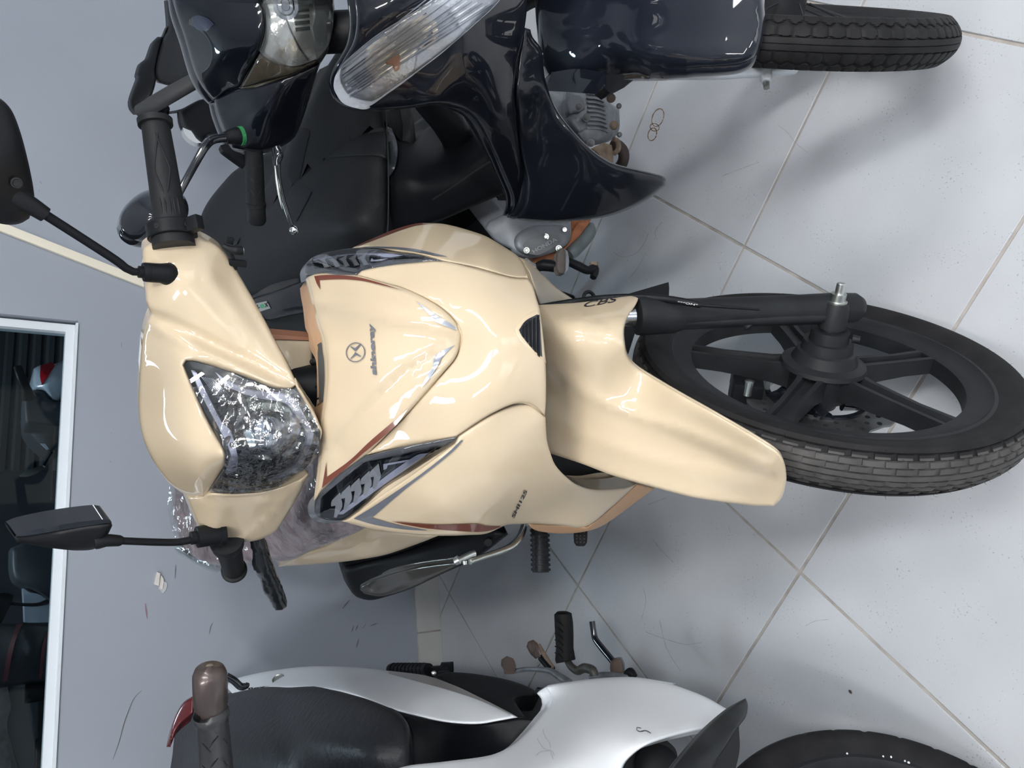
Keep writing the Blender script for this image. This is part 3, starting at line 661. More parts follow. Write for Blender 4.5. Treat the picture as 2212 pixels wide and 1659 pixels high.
for k in range(7):
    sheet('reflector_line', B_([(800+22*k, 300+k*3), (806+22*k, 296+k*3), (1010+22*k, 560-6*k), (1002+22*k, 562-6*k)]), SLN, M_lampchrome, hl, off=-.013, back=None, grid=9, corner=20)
sheet('outer_lens', lens_out, SLN, M_lens, hl, off=0, back=None, grid=12, step=8)
film_out = B_([(1060, 300), (1400, 345), (1650, 440), (1880, 440), (1960, 500), (2120, 720), (2195, 880), (2205, 1000), (2195, 1180), (2090, 1380), (1900, 1480)])+C_([(1300, 320), (1080, 352), (830, 372), (520, 352)])+B_([(950, 1620), (1070, 1400), (1040, 1050), (870, 770), (700, 420), (850, 400)])
def wrinkle(name, out, surf, m, parent, off, amp, grid, seed):
    o = sheet(name, out, surf, m, parent, off=off, back=None, grid=grid, step=grid*.8)
    rng = np.random.RandomState(seed)
    dirs = rng.normal(size=(14, 3))*95; ph = rng.uniform(0, 6.3, 14)
    V = np.array([v.co for v in o.data.vertices])
    n = np.zeros(len(V))
    for d_, p_ in zip(dirs, ph): n += np.abs(np.sin(V @ d_+p_))
    n = (n/14-.63)*amp*3
    for v, q in zip(o.data.vertices, n):
        w_ = Vector(CAM)-v.co; v.co += w_.normalized()*q
    return o
wrinkle('clear_film', film_out, SLN, M_film, hl, .008, .010, 5, 3)
# chin lip under the lens
sheet('lens_lip', B_([(1950, 392), (2010, 480), (2150, 720), (2205, 850)])+E_([(308, 1050), (302, 1110), (285, 1170), (276, 1140), (284, 1060)])+B_([(2185, 900), (2110, 740), (1990, 530), (1935, 430)]), SLN, M_beige, bike, off=.001, back=(0, .02, -.005), grid=8, step=6, rnd=(4, .003))

# ---- grips, band and levers (built in the turned frame)
def Sw(p): return S.w(p)
M_grip = mat('grip_rubber', (.012, .013, .015), .55, spec=.22, bump=.15, bscale=180)
for sgn in (1, -1):
    p0, p1 = np.array([sgn*.215, -.016, .031]), np.array([sgn*.342, .069, .010])
    ax = p1-p0; Lg = np.linalg.norm(ax); axw = S.M @ ax
    g = lathe('grip', Sw(p0), axw, [(-.004, .0235), (.008, .0235), (.0082, .022), (.018, .022), (.0185, .0225), (.0225, .0225), (.023, .019), (.06, .0178), (.11, .0168), (Lg-.009, .0158), (Lg-.008, .0195), (Lg-.001, .0198), (Lg, .018), (Lg, .006), (Lg+.002, .005)], M_grip, bike, seg=36, label='ribbed black rubber handgrip')
    if sgn == 1:
        e = axw/np.linalg.norm(axw)
        # collar band with clamp tab and two screw holes
        bnd = lathe('clamp_band', Sw(p0)+e*.006, axw, [(0, .0265), (.001, .0275), (.016, .0275), (.017, .0265)], M_black, g, seg=36)
        dn = S.M @ np.array([.25, -.75, -.6]); dn -= e*np.dot(dn, e); dn /= np.linalg.norm(dn)
        c0 = Sw(p0)+e*.0145+dn*.030
        box('clamp_tab', c0, (.012, .0085, .006), M_black, g, ax=[dn, e, np.cross(dn, e)], bevel=.0015)
        fr = S.M @ np.array([0, -1, .1]); fr -= e*np.dot(fr, e); fr /= np.linalg.norm(fr); up = np.cross(e, fr)
        for s2 in (-1, 1):
            q = fr*math.cos(.62*s2-.1)+up*math.sin(.62*s2-.1)
            lathe('screw_hole', Sw(p0)+e*.0145+q*.0267, q, [(0, .0028), (.0012, .0028), (.0014, .0018), (.0006, .001)], M_dark, g, seg=14)
        # twisted rib pattern moulded along the grip
        for k in range(5):
            a0 = 1.2*math.pi+.28*k
            q = fr*math.cos(-.55+.27*k)+up*math.sin(-.55+.27*k)
            tube('rib', [Sw(p0)+e*(.030+.004*j)+q*(.0185-.0001*j) for j in range(6)], [.0004, .001, .0013, .0013, .001, .0004], M_grip, g, seg=8)
        for tw in (-1, 1):
            P = []
            for j in range(14):
                u = j/13; an = -.15+tw*(.75*(1-abs(2*u-.8)))*.7; q = fr*math.cos(an)+up*math.sin(an)
                P.append(Sw(p0)+e*(.055+.075*u)+q*(.0180-.0016*u))
            tube('rib', P, [.0003]+[.0011]*12+[.0003], M_grip, g, seg=8)
# bagged clutch lever
tpx('bagged_lever', [(548, 1140, .02, 14), (555, 1165, .02, 16), (562, 1190, .022, 17), (566, 1215, .024, 20), (578, 1243, .03, 18), (588, 1268, .035, 19), (598, 1290, .04, 17), (606, 1306, .045, 15), (609, 1311, .046, 8)], mat('black_bag', (.012, .014, .017), .25, coat=.6, bump=.6, bscale=90), bike, frame=S, seg=18, jit=.10, label='lever wrapped in a wrinkled black bag')
# bare brake lever perch on the other side
pr = tpx('lever_perch', [(482, 531, -.02, 6), (497, 538, -.025, 8), (512, 541, -.03, 10), (522, 541, -.03, 10)], M_black, bike, frame=S)
tpx('pivot_bolt', [(520, 541, -.03, 6), (527, 541, -.031, 6)], M_steel, pr, frame=S)
for q in ([(489, 518, -.02), (503, 521, -.02)], [(493, 566, -.02), (531, 570, -.02)]):
    a_, b_ = [S.w(S.at(x, y, 1, d)) for x, y, d in q]
    box('bracket', (a_+b_)/2, (np.linalg.norm(b_-a_)/2, .004, .004), M_black, pr, ax=[(b_-a_)/np.linalg.norm(b_-a_), S.M[:, 1], np.cross((b_-a_)/np.linalg.norm(b_-a_), S.M[:, 1])], bevel=.001)
tpx('bracket', [(500, 548, -.02, 3), (505, 562, -.02, 3), (508, 582, -.02, 5)], M_black, pr, frame=S)

# ---- mirrors
M_mir = mat('mirror_shell', (.010, .011, .013), .45, spec=.2, bump=.08, bscale=400)
mr = tpx('mirror', [(330, 589, -.03, 21), (314, 588, -.03, 21), (309, 588, -.03, 20), (308.5, 588, -.03, 13), (299, 587, -.03, 13), (298, 587, -.03, 8)], M_black, bike, frame=S, sm=False, seg=20, label='black rubber boot and stalk of the mirror')
tpx('boot_collar', [(368, 593, -.028, 22), (364, 592, -.030, 25), (358, 592, -.032, 24), (346, 590, -.032, 21), (325, 589, -.031, 21)], M_black, mr, frame=S, sm=False, seg=24)
tpx('stalk', [(305, 588, -.03, 8), (288, 587, -.03, 8.5), (272, 579, -.031, 9), (250, 562, -.032, 9.5), (170, 510, -.034, 10), (95, 462, -.036, 10.5)], M_black, mr, frame=S)
tpx('stalk_sleeve', [(98, 464, -.036, 17), (75, 449, -.036, 19), (45, 430, -.036, 21), (28, 419, -.034, 22)], M_mir, mr, frame=S, sm=False)
SM1 = Surf([(0, 330, -.055), (60, 440, -.035), (-100, 250, -.03), (40, 260, -.03), (0, 485, -.03), (-110, 420, -.03), (73, 420, -.03), (-20, 380, -.06)], frame=S)
msh = sheet('mirror_shell', [(-128, 330), (-120, 255), (-85, 215), (-40, 203), (0, 214), (25, 238), (44, 285), (60, 345), (72, 405), (74, 440), (63, 472), (40, 484), (5, 484), (-50, 465), (-100, 420)], SM1, M_mir, mr, rnd=(22, .012), back=(0, .016, 0), grid=14)
sheet('mirror_glass', [(-120, 330), (-112, 260), (-80, 222), (-40, 211), (0, 222), (20, 245), (38, 290), (52, 345), (64, 405), (65, 440), (56, 464), (36, 476), (5, 476), (-45, 457), (-92, 415)], Surf([(0, 330, -.012), (60, 440, -.012), (-100, 250, -.012), (40, 260, -.012)], frame=S), M_chrome, mr, back=(0, .001, 0))
sc = S.w(S.at(36, 395, 1, -.052)); lathe('screw_recess', sc-S.M[:, 1]*.0, -S.M[:, 1], [(-.004, .0052), (.0012, .0052), (.0015, .004), (.0005, .0035)], M_dark, mr, seg=18)
ml = lathe('mirror', S.w(S.at(474, 1152, 1, -.03)), S.w(S.at(428, 1160, 1, -.03))-S.w(S.at(474, 1152, 1, -.03)), [(-.006, .0175), (.001, .0175), (.002, .0155), (.030, .0145), (.031, .009), (.038, .009), (.0385, .0065)], M_black, bike, label='black rubber boot and stalk of the mirror')
tpx('stalk', [(430, 1160, -.03, 8), (415, 1165, -.03, 8), (400, 1169, -.03, 8), (375, 1171.5, -.03, 8), (330, 1171, -.03, 8), (255, 1168, -.03, 8)], M_black, ml, frame=S)
tpx('stalk_sleeve', [(263, 1168.5, -.03, 10), (258, 1168, -.03, 12), (230, 1167, -.03, 14), (212, 1170, -.03, 16), (204, 1172, -.03, 15)], M_mir, ml, frame=S, sm=False)
q = lambda p: cr(0, 900, 5.53, p)
SM2 = Surf([(31, 1160, .02), (240, 1126, -.05), (208, 1184, -.03), (120, 1160, -.02), (150, 1131, -.03), (63, 1177, .01)], frame=S)
sheet('mirror_shell', q([(172, 1440), (420, 1390), (800, 1310), (1180, 1255), (1330, 1262), (1342, 1300), (1280, 1420), (1150, 1570), (960, 1600), (700, 1582), (350, 1530), (200, 1500)]), SM2, M_mir, ml, rnd=(16, .012), back=(.012, .02, .006), grid=10, step=7)
sheet('mirror_rim', q([(175, 1430), (300, 1380), (550, 1325), (800, 1280), (1050, 1245), (1230, 1228), (1320, 1238), (1335, 1262), (1250, 1275), (950, 1318), (600, 1378), (300, 1425)]), SM2, M_gblack, ml, off=.002, back=(.012, .02, .006), grid=8, step=6)
# ---- front fender (frame S) with its ridges
SFN = Surf([(1697, 1033, ('x', 0.)), (1640, 1020, ('x', .0)), (1560, 985, ('x', .002)), (1480, 955, ('x', .003)), (1400, 925, ('x', .005)), (1300, 890, ('x', .01)), (1220, 860, ('x', .012)), (1185, 840, ('x', .012)), (1254, 656, ('x', .122)), (1167, 668, ('x', .112)), (1363, 643, ('x', .125)), (1378, 647, ('x', .127)), (1356, 685, ('x', .126)), (1350, 748, ('x', .105)), (1260, 690, ('x', .128)), (1200, 700, ('x', .118)), (1330, 690, ('x', .128)), (1300, 668, ('x', .126)), (1300, 720, ('x', .118)), (1345, 715, ('x', .12)), (1381, 797, ('x', .068)), (1460, 845, ('x', .064)), (1547, 894, ('x', .060)), (1635, 945, ('x', .054)), (1679, 974, ('x', .045)),
            (1693, 997, ('x', .03)), (1690, 1074, ('x', -.035)), (1672, 1094, ('x', -.048)), (1620, 1092, ('x', -.058)), (1510, 1077, ('x', -.064)), (1400, 1050, ('x', -.068)), (1331, 1029, ('x', -.070)), (1258, 1002, ('x', -.075)), (1189, 980, ('x', -.082))], frame=S,
           ridges=[([(1180, 765), (1240, 830), (1300, 868), (1400, 905), (1480, 930), (1600, 982), (1668, 1012)], .0035, 22), ([(1195, 900), (1280, 950), (1380, 985), (1500, 1015), (1690, 1062)], .002, 30), ([(1195, 700), (1255, 690), (1300, 715), (1348, 745)], .0025, 16)], reg=2e-3)
fender_out = [(1160, 662), (1254, 656)]+H_([(1830, 680), (1890, 700), (1860, 760), (1800, 850), (1770, 960), (1780, 1100), (1810, 1200), (1900, 1290)])+[(1460, 844.7)]+I_([(400, 800), (640, 940), (760, 1020), (800, 1080), (815, 1180), (790, 1290), (740, 1345), (600, 1340), (300, 1300)])+G_([(2212, 910), (1640, 750), (1320, 630), (1015, 530), (940, 500)])+[(1165, 900), (1164, 785), (1160, 720)]
fd = sheet('front_fender', fender_out, SFN, M_beige, bike, rnd=(7, .004), back=(0, .004, -.004), grid=13, label='cream front mudguard')
text_px('lettering', 'CBS', (1262, 664), (1338, 650), (-2, -11), SFN, mat('decal_outline', (.02, .02, .025), .4), fd, .003, bold=.004, shear=.4, label='CBS lettering')
ringS = smooth_loop([(1254, 666), (1262, 656), (1330, 646), (1341, 649), (1338, 656), (1265, 666)], 5)
# ---- fork legs
AXL = np.array([0, -.405, -.736])            # axle centre in frame S
sl = np.array([0, .446, .895])
for sgn in (1, -1):
    o0 = AXL+np.array([sgn*.098, .022, .011])-sl*.072
    lg = lathe('fork_leg', S.w(o0), S.M @ sl, [(0, .004), (.004, .015), (.014, .021), (.05, .0225), (.10, .0215), (.27, .0215), (.285, .0255), (.33, .027), (.336, .026), (.337, .02), (.34, .0145)], M_mblack, bike, seg=28, flat=1.)
    lathe('stanchion', S.w(o0+sl*.33), S.M @ sl, [(0, .0135), (.30, .0135)], M_chrome, lg)
    # rib along the slider
    tube('web', [S.w(o0+sl*t+np.array([-sgn*.006, -.018, .0])) for t in (.05, .15, .28)], [.008, .008, .005], M_mblack, lg, seg=10)
    c = AXL+np.array([sgn*.098, 0, 0])
    lathe('axle_lug', S.w(c-np.array([sgn*.022, 0, 0])), S.M @ np.array([sgn, 0, 0]), [(0, .019), (.03, .019), (.037, .016), (.0372, .013)], M_mblack, lg)
    lathe('axle_nut', S.w(c+np.array([sgn*.015, 0, 0])), S.M @ np.array([sgn, 0, 0]), [(0, .0135), (.002, .0135), (.0021, .0105), (.013, .0105), (.0131, .006), (.027, .006), (.028, .005)], M_steel, lg, seg=6 if sgn < 0 else 24)
    lathe('drain_bolt', S.w(o0+sl*.2+np.array([-sgn*.012, -.02, -.01])), S.M @ np.array([-sgn*.5, -.8, .0]), [(0, .006), (.008, .006), (.009, .004)], M_mblack, lg, seg=12)
# ---- wheel helpers
def wheel_frame(c, n, e=None):
    n = np.array(n, float)/np.linalg.norm(n); e1 = np.array([0, 0, 1.])-n*n[2]; e1 /= np.linalg.norm(e1); e2 = np.cross(n, e1)
    return np.array(c, float), n, e1, e2
def wpt(wf, r, th, w): c, n, e1, e2 = wf; return c+n*w+r*(math.cos(th)*e1+math.sin(th)*e2)
def revolve(name, wf, prof, m, parent, seg=128, closed=True, label=None, sharp=40, disp=None):
    V, F = [], []; k = len(prof)
    for i in range(seg):
        th = 2*math.pi*i/seg
        for j, (w, r) in enumerate(prof):
            rr = r-(disp(th, w, r) if disp else 0); V.append(wpt(wf, rr, th, w))
    for i in range(seg):
        i2 = (i+1) % seg
        for j in range(k if closed else k-1):
            j2 = (j+1) % k; F.append((i*k+j, i*k+j2, i2*k+j2, i2*k+j))
    o = link(name, V, F, m, parent, autosharp=sharp, label=label)
    return o
def fixn(o):
    bm = bmesh.new(); bm.from_mesh(o.data); bmesh.ops.recalc_face_normals(bm, faces=bm.faces[:]); bm.to_mesh(o.data); bm.free()
def tyre_prof(R, hw, rim, n=28):
    P = [(-hw*.62, rim)]
    for j in range(n+1):
        a = math.pi*(j/n); w = -hw*math.cos(a)
        t = abs(math.cos(a)); P.append((w*(1 if t < .95 else 1), rim+.012+(R-rim-.012)*math.sin(a)**.62))
    P.append((hw*.62, rim))
    return P

# ---- turned front wheel
wn = S.M @ np.array([1., 0, 0]); wc = S.w(AXL); WF = wheel_frame(wc, wn)
RIM, RT, HW = .2225, .272, .034
wh = bpy.data.objects.new('front_wheel', None); COL.objects.link(wh); wh.location = (0, 0, 0); attach(wh, bike)
NB = 66
def blocks(th, w, r):
    # three ribs each side of the centre with offset cross cuts
    q = abs(w)
    if r < RT-.018: return 0
    g = 0
    for x in (.0042, .0125, .0205, .0275):
        if abs(q-x) < .0009: g = .0032
    row = sum(q > x for x in (.0042, .0125, .0205, .0275))
    if 0 < row < 4:
        ph = (th*NB/(2*math.pi)+(.5 if row % 2 else 0)+(.25 if w < 0 else 0)) % 1
        if ph < .055: g = max(g, .0028)
    return g
ws = sorted(set([s*x+d for s in (-1, 1) for x in (.0042, .0125, .0205, .0275) for d in (-.0011, -.0007, .0007, .0011)]+[0, .0085, -.0085, .0165, -.0165, .024, -.024, .0305, -.0305]))
prof = [(-.0215, RIM-.004), (-.0255, RIM+.004), (-.031, RIM+.016), (-.0338, RIM+.026), (-.0335, RIM+.034)]
crown = lambda w: RT-.0145*(abs(w)/.032)**2.3
prof += [(w, crown(w)) for w in ws if abs(w) < .032]+[(.0335, RIM+.034), (.0338, RIM+.026), (.031, RIM+.016), (.0255, RIM+.004), (.0215, RIM-.004)]
ths = []
for k in range(NB*2):
    b0 = k*.5; ths += [b0, b0+.005, b0+.05, b0+.06, b0+.25]
V, F = [], []; kk = len(prof)
for t in ths:
    th = 2*math.pi*t/NB
    for (w, r) in prof: V.append(wpt(WF, r-blocks(th+1e-4, w, r), th, w))
n_ = len(ths)
for i in range(n_):
    i2 = (i+1) % n_
    for j in range(kk): j2 = (j+1) % kk; F.append((i*kk+j, i*kk+j2, i2*kk+j2, i2*kk+j))
ty = link('tyre', V, F, M_rubber, wh, autosharp=35, label='black tyre with blocked ribs'); fixn(ty)
ty.data.materials.append(M_rub2)
for p in ty.data.polygons:
    c = Vector(p.center)-Vector(wc); rr = (c-Vector(wn)*c.dot(Vector(wn))).length
    if rr > RT-.0078 and abs(c.dot(Vector(wn))) < .028: p.material_index = 1
# moulding hairs
V, F = [], []
rng = random.Random(5)
for k in range(150):
    th = rng.uniform(0, 2*math.pi); w = rng.choice([-.0325, .0325, .030, -.030, .022, -.022]); r = crown(w)-(.003 if abs(w) > .031 else 0); L = rng.uniform(.003, .007)
    sd = np.sign(w)*rng.uniform(.2, .8)*L
    i = len(V)
    a = wpt(WF, r-.001, th-.0014, w); b = wpt(WF, r-.001, th+.0014, w); c = wpt(WF, r-.001, th, w+.0007); d = wpt(WF, r+L, th+rng.uniform(-.004, .004), w+sd)
    V += [a, b, c, d]; F += [(i, i+1, i+3), (i+1, i+2, i+3), (i+2, i, i+3)]
link('tyre_hairs', V, F, M_rubber, ty, smooth=False, kind='stuff')
rimp = [(-.0225, RIM+.003), (-.0232, RIM-.006), (-.019, RIM-.010), (-.016, RIM-.026), (-.012, RIM-.036), (.012, RIM-.036), (.016, RIM-.026), (.019, RIM-.010), (.0232, RIM-.006), (.0225, RIM+.003)]
rm = revolve('rim', WF, rimp, M_mblack, wh, 144); fixn(rm)
hubp = [(-.045, .0), (-.045, .030), (-.03, .034), (-.028, .045), (-.018, .048), (.010, .048), (.016, .060), (.022, .058), (.026, .046), (.040, .040), (.042, .036), (.056, .034), (.056, .027), (.072, .026), (.072, .015), (.09, .014)]
hb_ = revolve('hub', WF, hubp, M_mblack, wh, 64, closed=False); fixn(hb_)
tube('sensor_lug', [wpt(WF, .030, 2.2, .064), wpt(WF, .040, 2.2, .064)], [.006, .005], M_mblack, wh, seg=12)
def wheel_angle(px, py, off=0.):
    d = ray(px, py); t = np.dot(wc+wn*off-CAM, wn)/np.dot(d, wn); p = CAM+d*t-wc
    return math.atan2(np.dot(p, WF[3]), np.dot(p, WF[2])), np.linalg.norm(p)
def spoke(th):
    V, F = [], []
    st = [(.036, .021, .020), (.07, .0165, .0155), (.14, .0145, .0125), (RIM-.034, .0165, .0125), (RIM-.020, .022, .0135)]
    for r, hw, hd in st:
        for (a, w) in ((-hw, -hd), (-hw, hd), (-hw*.55, hd*1.0), (-hw*.42, hd*.45), (hw*.42, hd*.45), (hw*.55, hd*1.0), (hw, hd), (hw, -hd)):
            c, n, e1, e2 = WF; er = math.cos(th)*e1+math.sin(th)*e2; et = -math.sin(th)*e1+math.cos(th)*e2
            V.append(c+er*r+et*a+n*w)
    m = 8
    for i in range(len(st)-1):
        for j in range(m): j2 = (j+1) % m; F.append((i*m+j, i*m+j2, (i+1)*m+j2, (i+1)*m+j))
    F += [tuple(range(m)), tuple(range((len(st)-1)*m, len(st)*m))]
    o = link('spoke', V, F, M_mblack, wh, autosharp=30); fixn(o); return o
th0 = wheel_angle(2040, 925)[0]
for k in range(5): spoke(th0+2*math.pi*k/5)
# brake disc, carrier and caliper on the far side
V, F = [], []
nd = 180; r_in, r_out = .072, .112
for i in range(nd):
    th = 2*math.pi*i/nd; ro = r_out-(.006*(.5+.5*math.copysign(abs(math.sin(th*9))**.35, math.sin(th*9))))
    for w in (-.034, -.0375): V += [wpt(WF, r_in, th, w), wpt(WF, ro, th, w)]
for i in range(nd):
    a, b = i*4, ((i+1) % nd)*4
    F += [(a, b, b+1, a+1), (a+2, a+3, b+3, b+2), (a+1, b+1, b+3, a+3), (a, a+2, b+2, b)]
dk = link('brake_disc', V, F, M_disc, wh, autosharp=30, label='drilled petal brake disc'); fixn(dk)
for i in range(54):
    th = 2*math.pi*(i+.3*(i % 3))/54; r = (.080, .090, .100)[i % 3]
    lathe('drill_hole', wpt(WF, r, th, -.0335), wn, [(-.001, .0034), (.0003, .0034)], M_dark, dk, seg=10)
cr_ = revolve('disc_carrier', WF, [(-.037, .066), (-.037, .073), (-.030, .073), (-.030, .066)], M_gblack, wh, 64); fixn(cr_)
for k in range(5):
    th = th0+.4+2*math.pi*k/5
    tube('carrier_arm', [wpt(WF, .040, th-.25, -.030), wpt(WF, .055, th-.05, -.032), wpt(WF, .070, th+.1, -.034)], [.012, .008, .010], M_gblack, cr_, seg=10)
ca, _ = wheel_angle(1590, 830, -.03)
for k, (dr, w, hs) in enumerate([(.100, -.030, (.022, .035, .016)), (.102, -.052, (.020, .03, .012))]):
    er = math.cos(ca)*WF[2]+math.sin(ca)*WF[3]; et = -math.sin(ca)*WF[2]+math.cos(ca)*WF[3]
    box('brake_caliper', wc+er*dr+wn*w, hs, M_black, wh, ax=[er, et, wn], bevel=.004)
for k, dth in enumerate((-.30, .30)):
    lathe('caliper_bolt', wpt(WF, .105, ca+dth, -.020), wn, [(-.01, .007), (.012, .007), (.013, .004)], M_steel, wh, seg=12)
# brake hose and cable guide by the mudguard
tpx('brake_cable', [(1165, 664, .80, 7), (1230, 654, .78, 8), (1300, 645, .74, 8), (1380, 642, .70, 8), (1440, 646, .67, 8), (1478, 652, .65, 8), (1500, 656, .64, 7.5), (1512, 659, .635, 7), (1516, 659, .633, 4), (1580, 664, .61, 3.5), (1640, 669, .595, 2.5)], M_black, bike)
text_px('lettering', '***ON*', (1463, 654), (1507, 661), (1, -4), Surf([(1460, 655, .645), (1510, 660, .625), (1480, 640, .64)]), mat('white_print', (.6, .6, .6), .6), bike, .006, bold=.0)
tpx('cable_clip', [(1262, 652, .78, 4), (1261, 640, .78, 4), (1266, 632, .78, 4), (1275, 631, .78, 4), (1282, 638, .78, 4), (1286, 650, .78, 4)], M_black, bike)
SMF = Surf([(1445, 612, .86), (1445, 668, .84), (1360, 680, .84), (1320, 650, .85)])
sheet('mud_flap', H_([(2150, 550), (2155, 600), (2148, 780), (2000, 830), (1900, 900), (1800, 1180), (1770, 1000), (1840, 760), (1500, 730), (1700, 680)]), SMF, M_black, bike, back=(0, .02, 0), grid=12)
# ---- seat in its bag, tail, rail
SSE = Surf([(376, 1056, 1.98), (376, 1128, 1.98), (420, 1212, 1.90), (475, 1222, 1.78), (560, 1212, 1.62), (640, 1205, 1.50), (720, 1178, 1.36), (788, 1139, 1.22), (700, 1050, 1.22), (600, 1000, 1.45), (450, 1000, 1.78), (650, 1120, 1.35), (520, 1120, 1.64), (440, 1120, 1.83)])
seat = sheet('seat', [(377, 1045), (373, 1085), (377, 1128), (390, 1170), (412, 1200), (475, 1222), (530, 1215), (579, 1207), (612, 1208), (640, 1203), (670, 1188), (720, 1168), (760, 1152), (795, 1136), (800, 1100), (720, 1000), (700, 900), (560, 900), (430, 930)], SSE, M_seatbag, bike, rnd=(10, .02), back=(0, .10, -.03), grid=16, label='seat inside its clear delivery bag')
wrinkle('seat_film', [(365, 1060), (371, 1040), (420, 1010), (520, 990), (700, 960), (702, 1060), (745, 1122), (802, 1137), (760, 1156), (720, 1172), (668, 1192), (640, 1207), (612, 1212), (579, 1211), (520, 1220), (470, 1226), (410, 1206), (384, 1172), (371, 1140), (362, 1098)], SSE, clear_mat('seat_film_clear', refl=.10, rough=.12, tint=.95, bump=.6, bscale=25), seat, .008, .012, 7, 11)
STA = Surf([(575, 1212, 1.80), (640, 1223, 1.68), (720, 1214, 1.56), (800, 1202, 1.44), (880, 1184, 1.30), (950, 1160, 1.14), (800, 1140, 1.36), (640, 1205, 1.64), (720, 1178, 1.50), (860, 1155, 1.26), (600, 1224, 1.76), (760, 1185, 1.45)])
sheet('tail_fairing', F_([(-60, 1590), (0, 1500), (200, 1480), (420, 1390), (560, 1290), (780, 1200), (1000, 1240), (1700, 1310), (1500, 1390), (1100, 1530), (800, 1590), (500, 1630), (200, 1655), (-20, 1668)])+[(600, 1224)], STA, M_beige, bike, off=-.004, rnd=(8, .01), back=(.03, .03, 0), grid=13, label='cream tail side panel')
SRA = Surf([(380, 1185, 1.98), (480, 1225, 1.84), (470, 1235, 1.86), (450, 1207, 1.88)])
rail = sheet('grab_rail', C_([(80, 990), (150, 985), (300, 1060), (500, 1148), (660, 1150), (720, 1240), (600, 1312), (520, 1292), (350, 1210), (130, 1085), (85, 1030)]), SRA, M_silver, bike, off=.012, rnd=(7, .012), back=(.01, .03, -.01), grid=9, label='silver grab rail')
sheet('rail_recess', C_([(150, 1012), (300, 1062), (510, 1140), (460, 1162), (380, 1150), (230, 1080)]), SRA, mat('rail_recess_shade', (.06, .065, .07), .5), rail, off=.0135, back=None, grid=8)  # shade of the rail recess put into a dark overlay
# ---- exhaust with heat shield
SEX = Surf([(742, 1225, 1.62), (800, 1285, 1.60), (760, 1290, 1.63), (950, 1160, 1.30), (1060, 1150, 1.15), (1095, 1153, 1.12), (1020, 1205, 1.22), (880, 1240, 1.42)])
ex = sheet('exhaust', L_([(118, 560), (250, 530), (480, 470), (700, 390), (1000, 318), (1090, 360), (1100, 372), (960, 480), (880, 530), (700, 610), (520, 695), (350, 750), (270, 765), (190, 742), (150, 695), (118, 640), (110, 600)]), SEX, M_black, bike, rnd=(18, .03), back=(.07, .05, 0), grid=12, label='black exhaust silencer')
sheet('heat_shield', L_([(225, 680), (300, 640), (560, 565), (820, 530), (870, 525), (700, 605), (520, 690), (350, 740), (240, 725), (218, 705)]), SEX, mat('grey_heat_shield', (.06, .058, .054), .3, metal=.4, coat=.5), ex, off=.012, rnd=(6, .006), back=(.01, .015, 0), grid=10)
tpx('shield_bolt', [(1053, 1171, 1.16, 8), (1055, 1172, 1.15, 8)], M_dark, ex)
# ---- kick starter, foot peg and pedal
kk_ = tpx('kick_starter', [(1133, 1131, 1.02, 8), (1130, 1145, 1.01, 8), (1122, 1162, 1.0, 8), (1105, 1180, .995, 8), (1075, 1193, .99, 7), (1040, 1204, .985, 7), (1015, 1213, .98, 7)], M_steel, bike, label='bright folding kick starter')
tpx('kick_pedal', [(983, 1213, .985, 9), (992, 1208, .98, 10), (993, 1208, .98, 6), (1000, 1205, .98, 7), (1018, 1197, .98, 7), (1027, 1195, .978, 7)], M_steel, kk_, sm=False)
tpx('stop_lug', [(1003, 1212, .985, 6), (1004, 1220, .985, 4)], M_steel, kk_)
pg = tpx('foot_peg', [(1164, 1130, 1.0, 18), (1167, 1180, 1.0, 18), (1168, 1236, 1.0, 18)], M_black, bike, seg=16, label='ribbed rubber foot peg')
for k in range(9):
    y = 1144+k*10.5; tpx('rib', [(1166+k*.3, y, 1.0, 21.5), (1166+k*.3, y+4.5, 1.0, 21.5)], M_black, pg, sm=False, seg=12)
pd = tpx('brake_pedal', [(1254, 1140, .98, 15), (1254, 1160, .98, 15), (1254, 1172, .98, 14), (1254, 1179, .98, 9)], M_rubber, bike, label='dimpled brake pedal pad')
for k in range(12): lathe('dimple', W.at(1246+8*(k % 3), 1150+7*(k//3), 1, .969), -ray(1254, 1160), [(-.001, .0018), (.0005, .0014)], M_dark, pd, seg=8)
# rear wheel and frame in the dark behind
RWF = wheel_frame((X0, 1.86, .275), (1, 0, 0))
rw = revolve('rear_tyre', RWF, tyre_prof(.275, .042, .215), M_rubber, bike, 72, label='rear tyre in shadow'); fixn(rw)
revolve('rear_rim', RWF, [(-.02, .218), (-.02, .19), (.02, .19), (.02, .218)], M_mblack, bike, 48)
lathe('rear_hub', (X0-.08, 1.86, .275), (1, 0, 0), [(0, .05), (.16, .05)], M_mblack, bike)
for k in range(5):
    tube('rear_spoke', [wpt(RWF, .04, 1.256*k, 0), wpt(RWF, .2, 1.256*k, 0)], .014, M_mblack, bike, seg=8)
box('engine', (X0, 1.25, .33), (.11, .17, .12), M_black, bike, bevel=.02)
tube('frame_tube', [(X0, .98, .62), (X0, 1.15, .50), (X0, 1.45, .48), (X0, 1.8, .62)], .03, M_black, bike)
tube('swingarm', [(X0-.09, 1.45, .33), (X0-.095, 1.86, .275)], .02, M_black, bike)
box('tail_underside', (X0, 1.62, .60), (.10, .36, .06), M_black, bike, bevel=.02)
tube('centre_stand', [(X0-.10, 1.42, .25), (X0-.13, 1.45, .012)], .014, M_black, bike); tube('centre_stand', [(X0+.10, 1.42, .25), (X0+.13, 1.45, .012)], .014, M_black, bike)
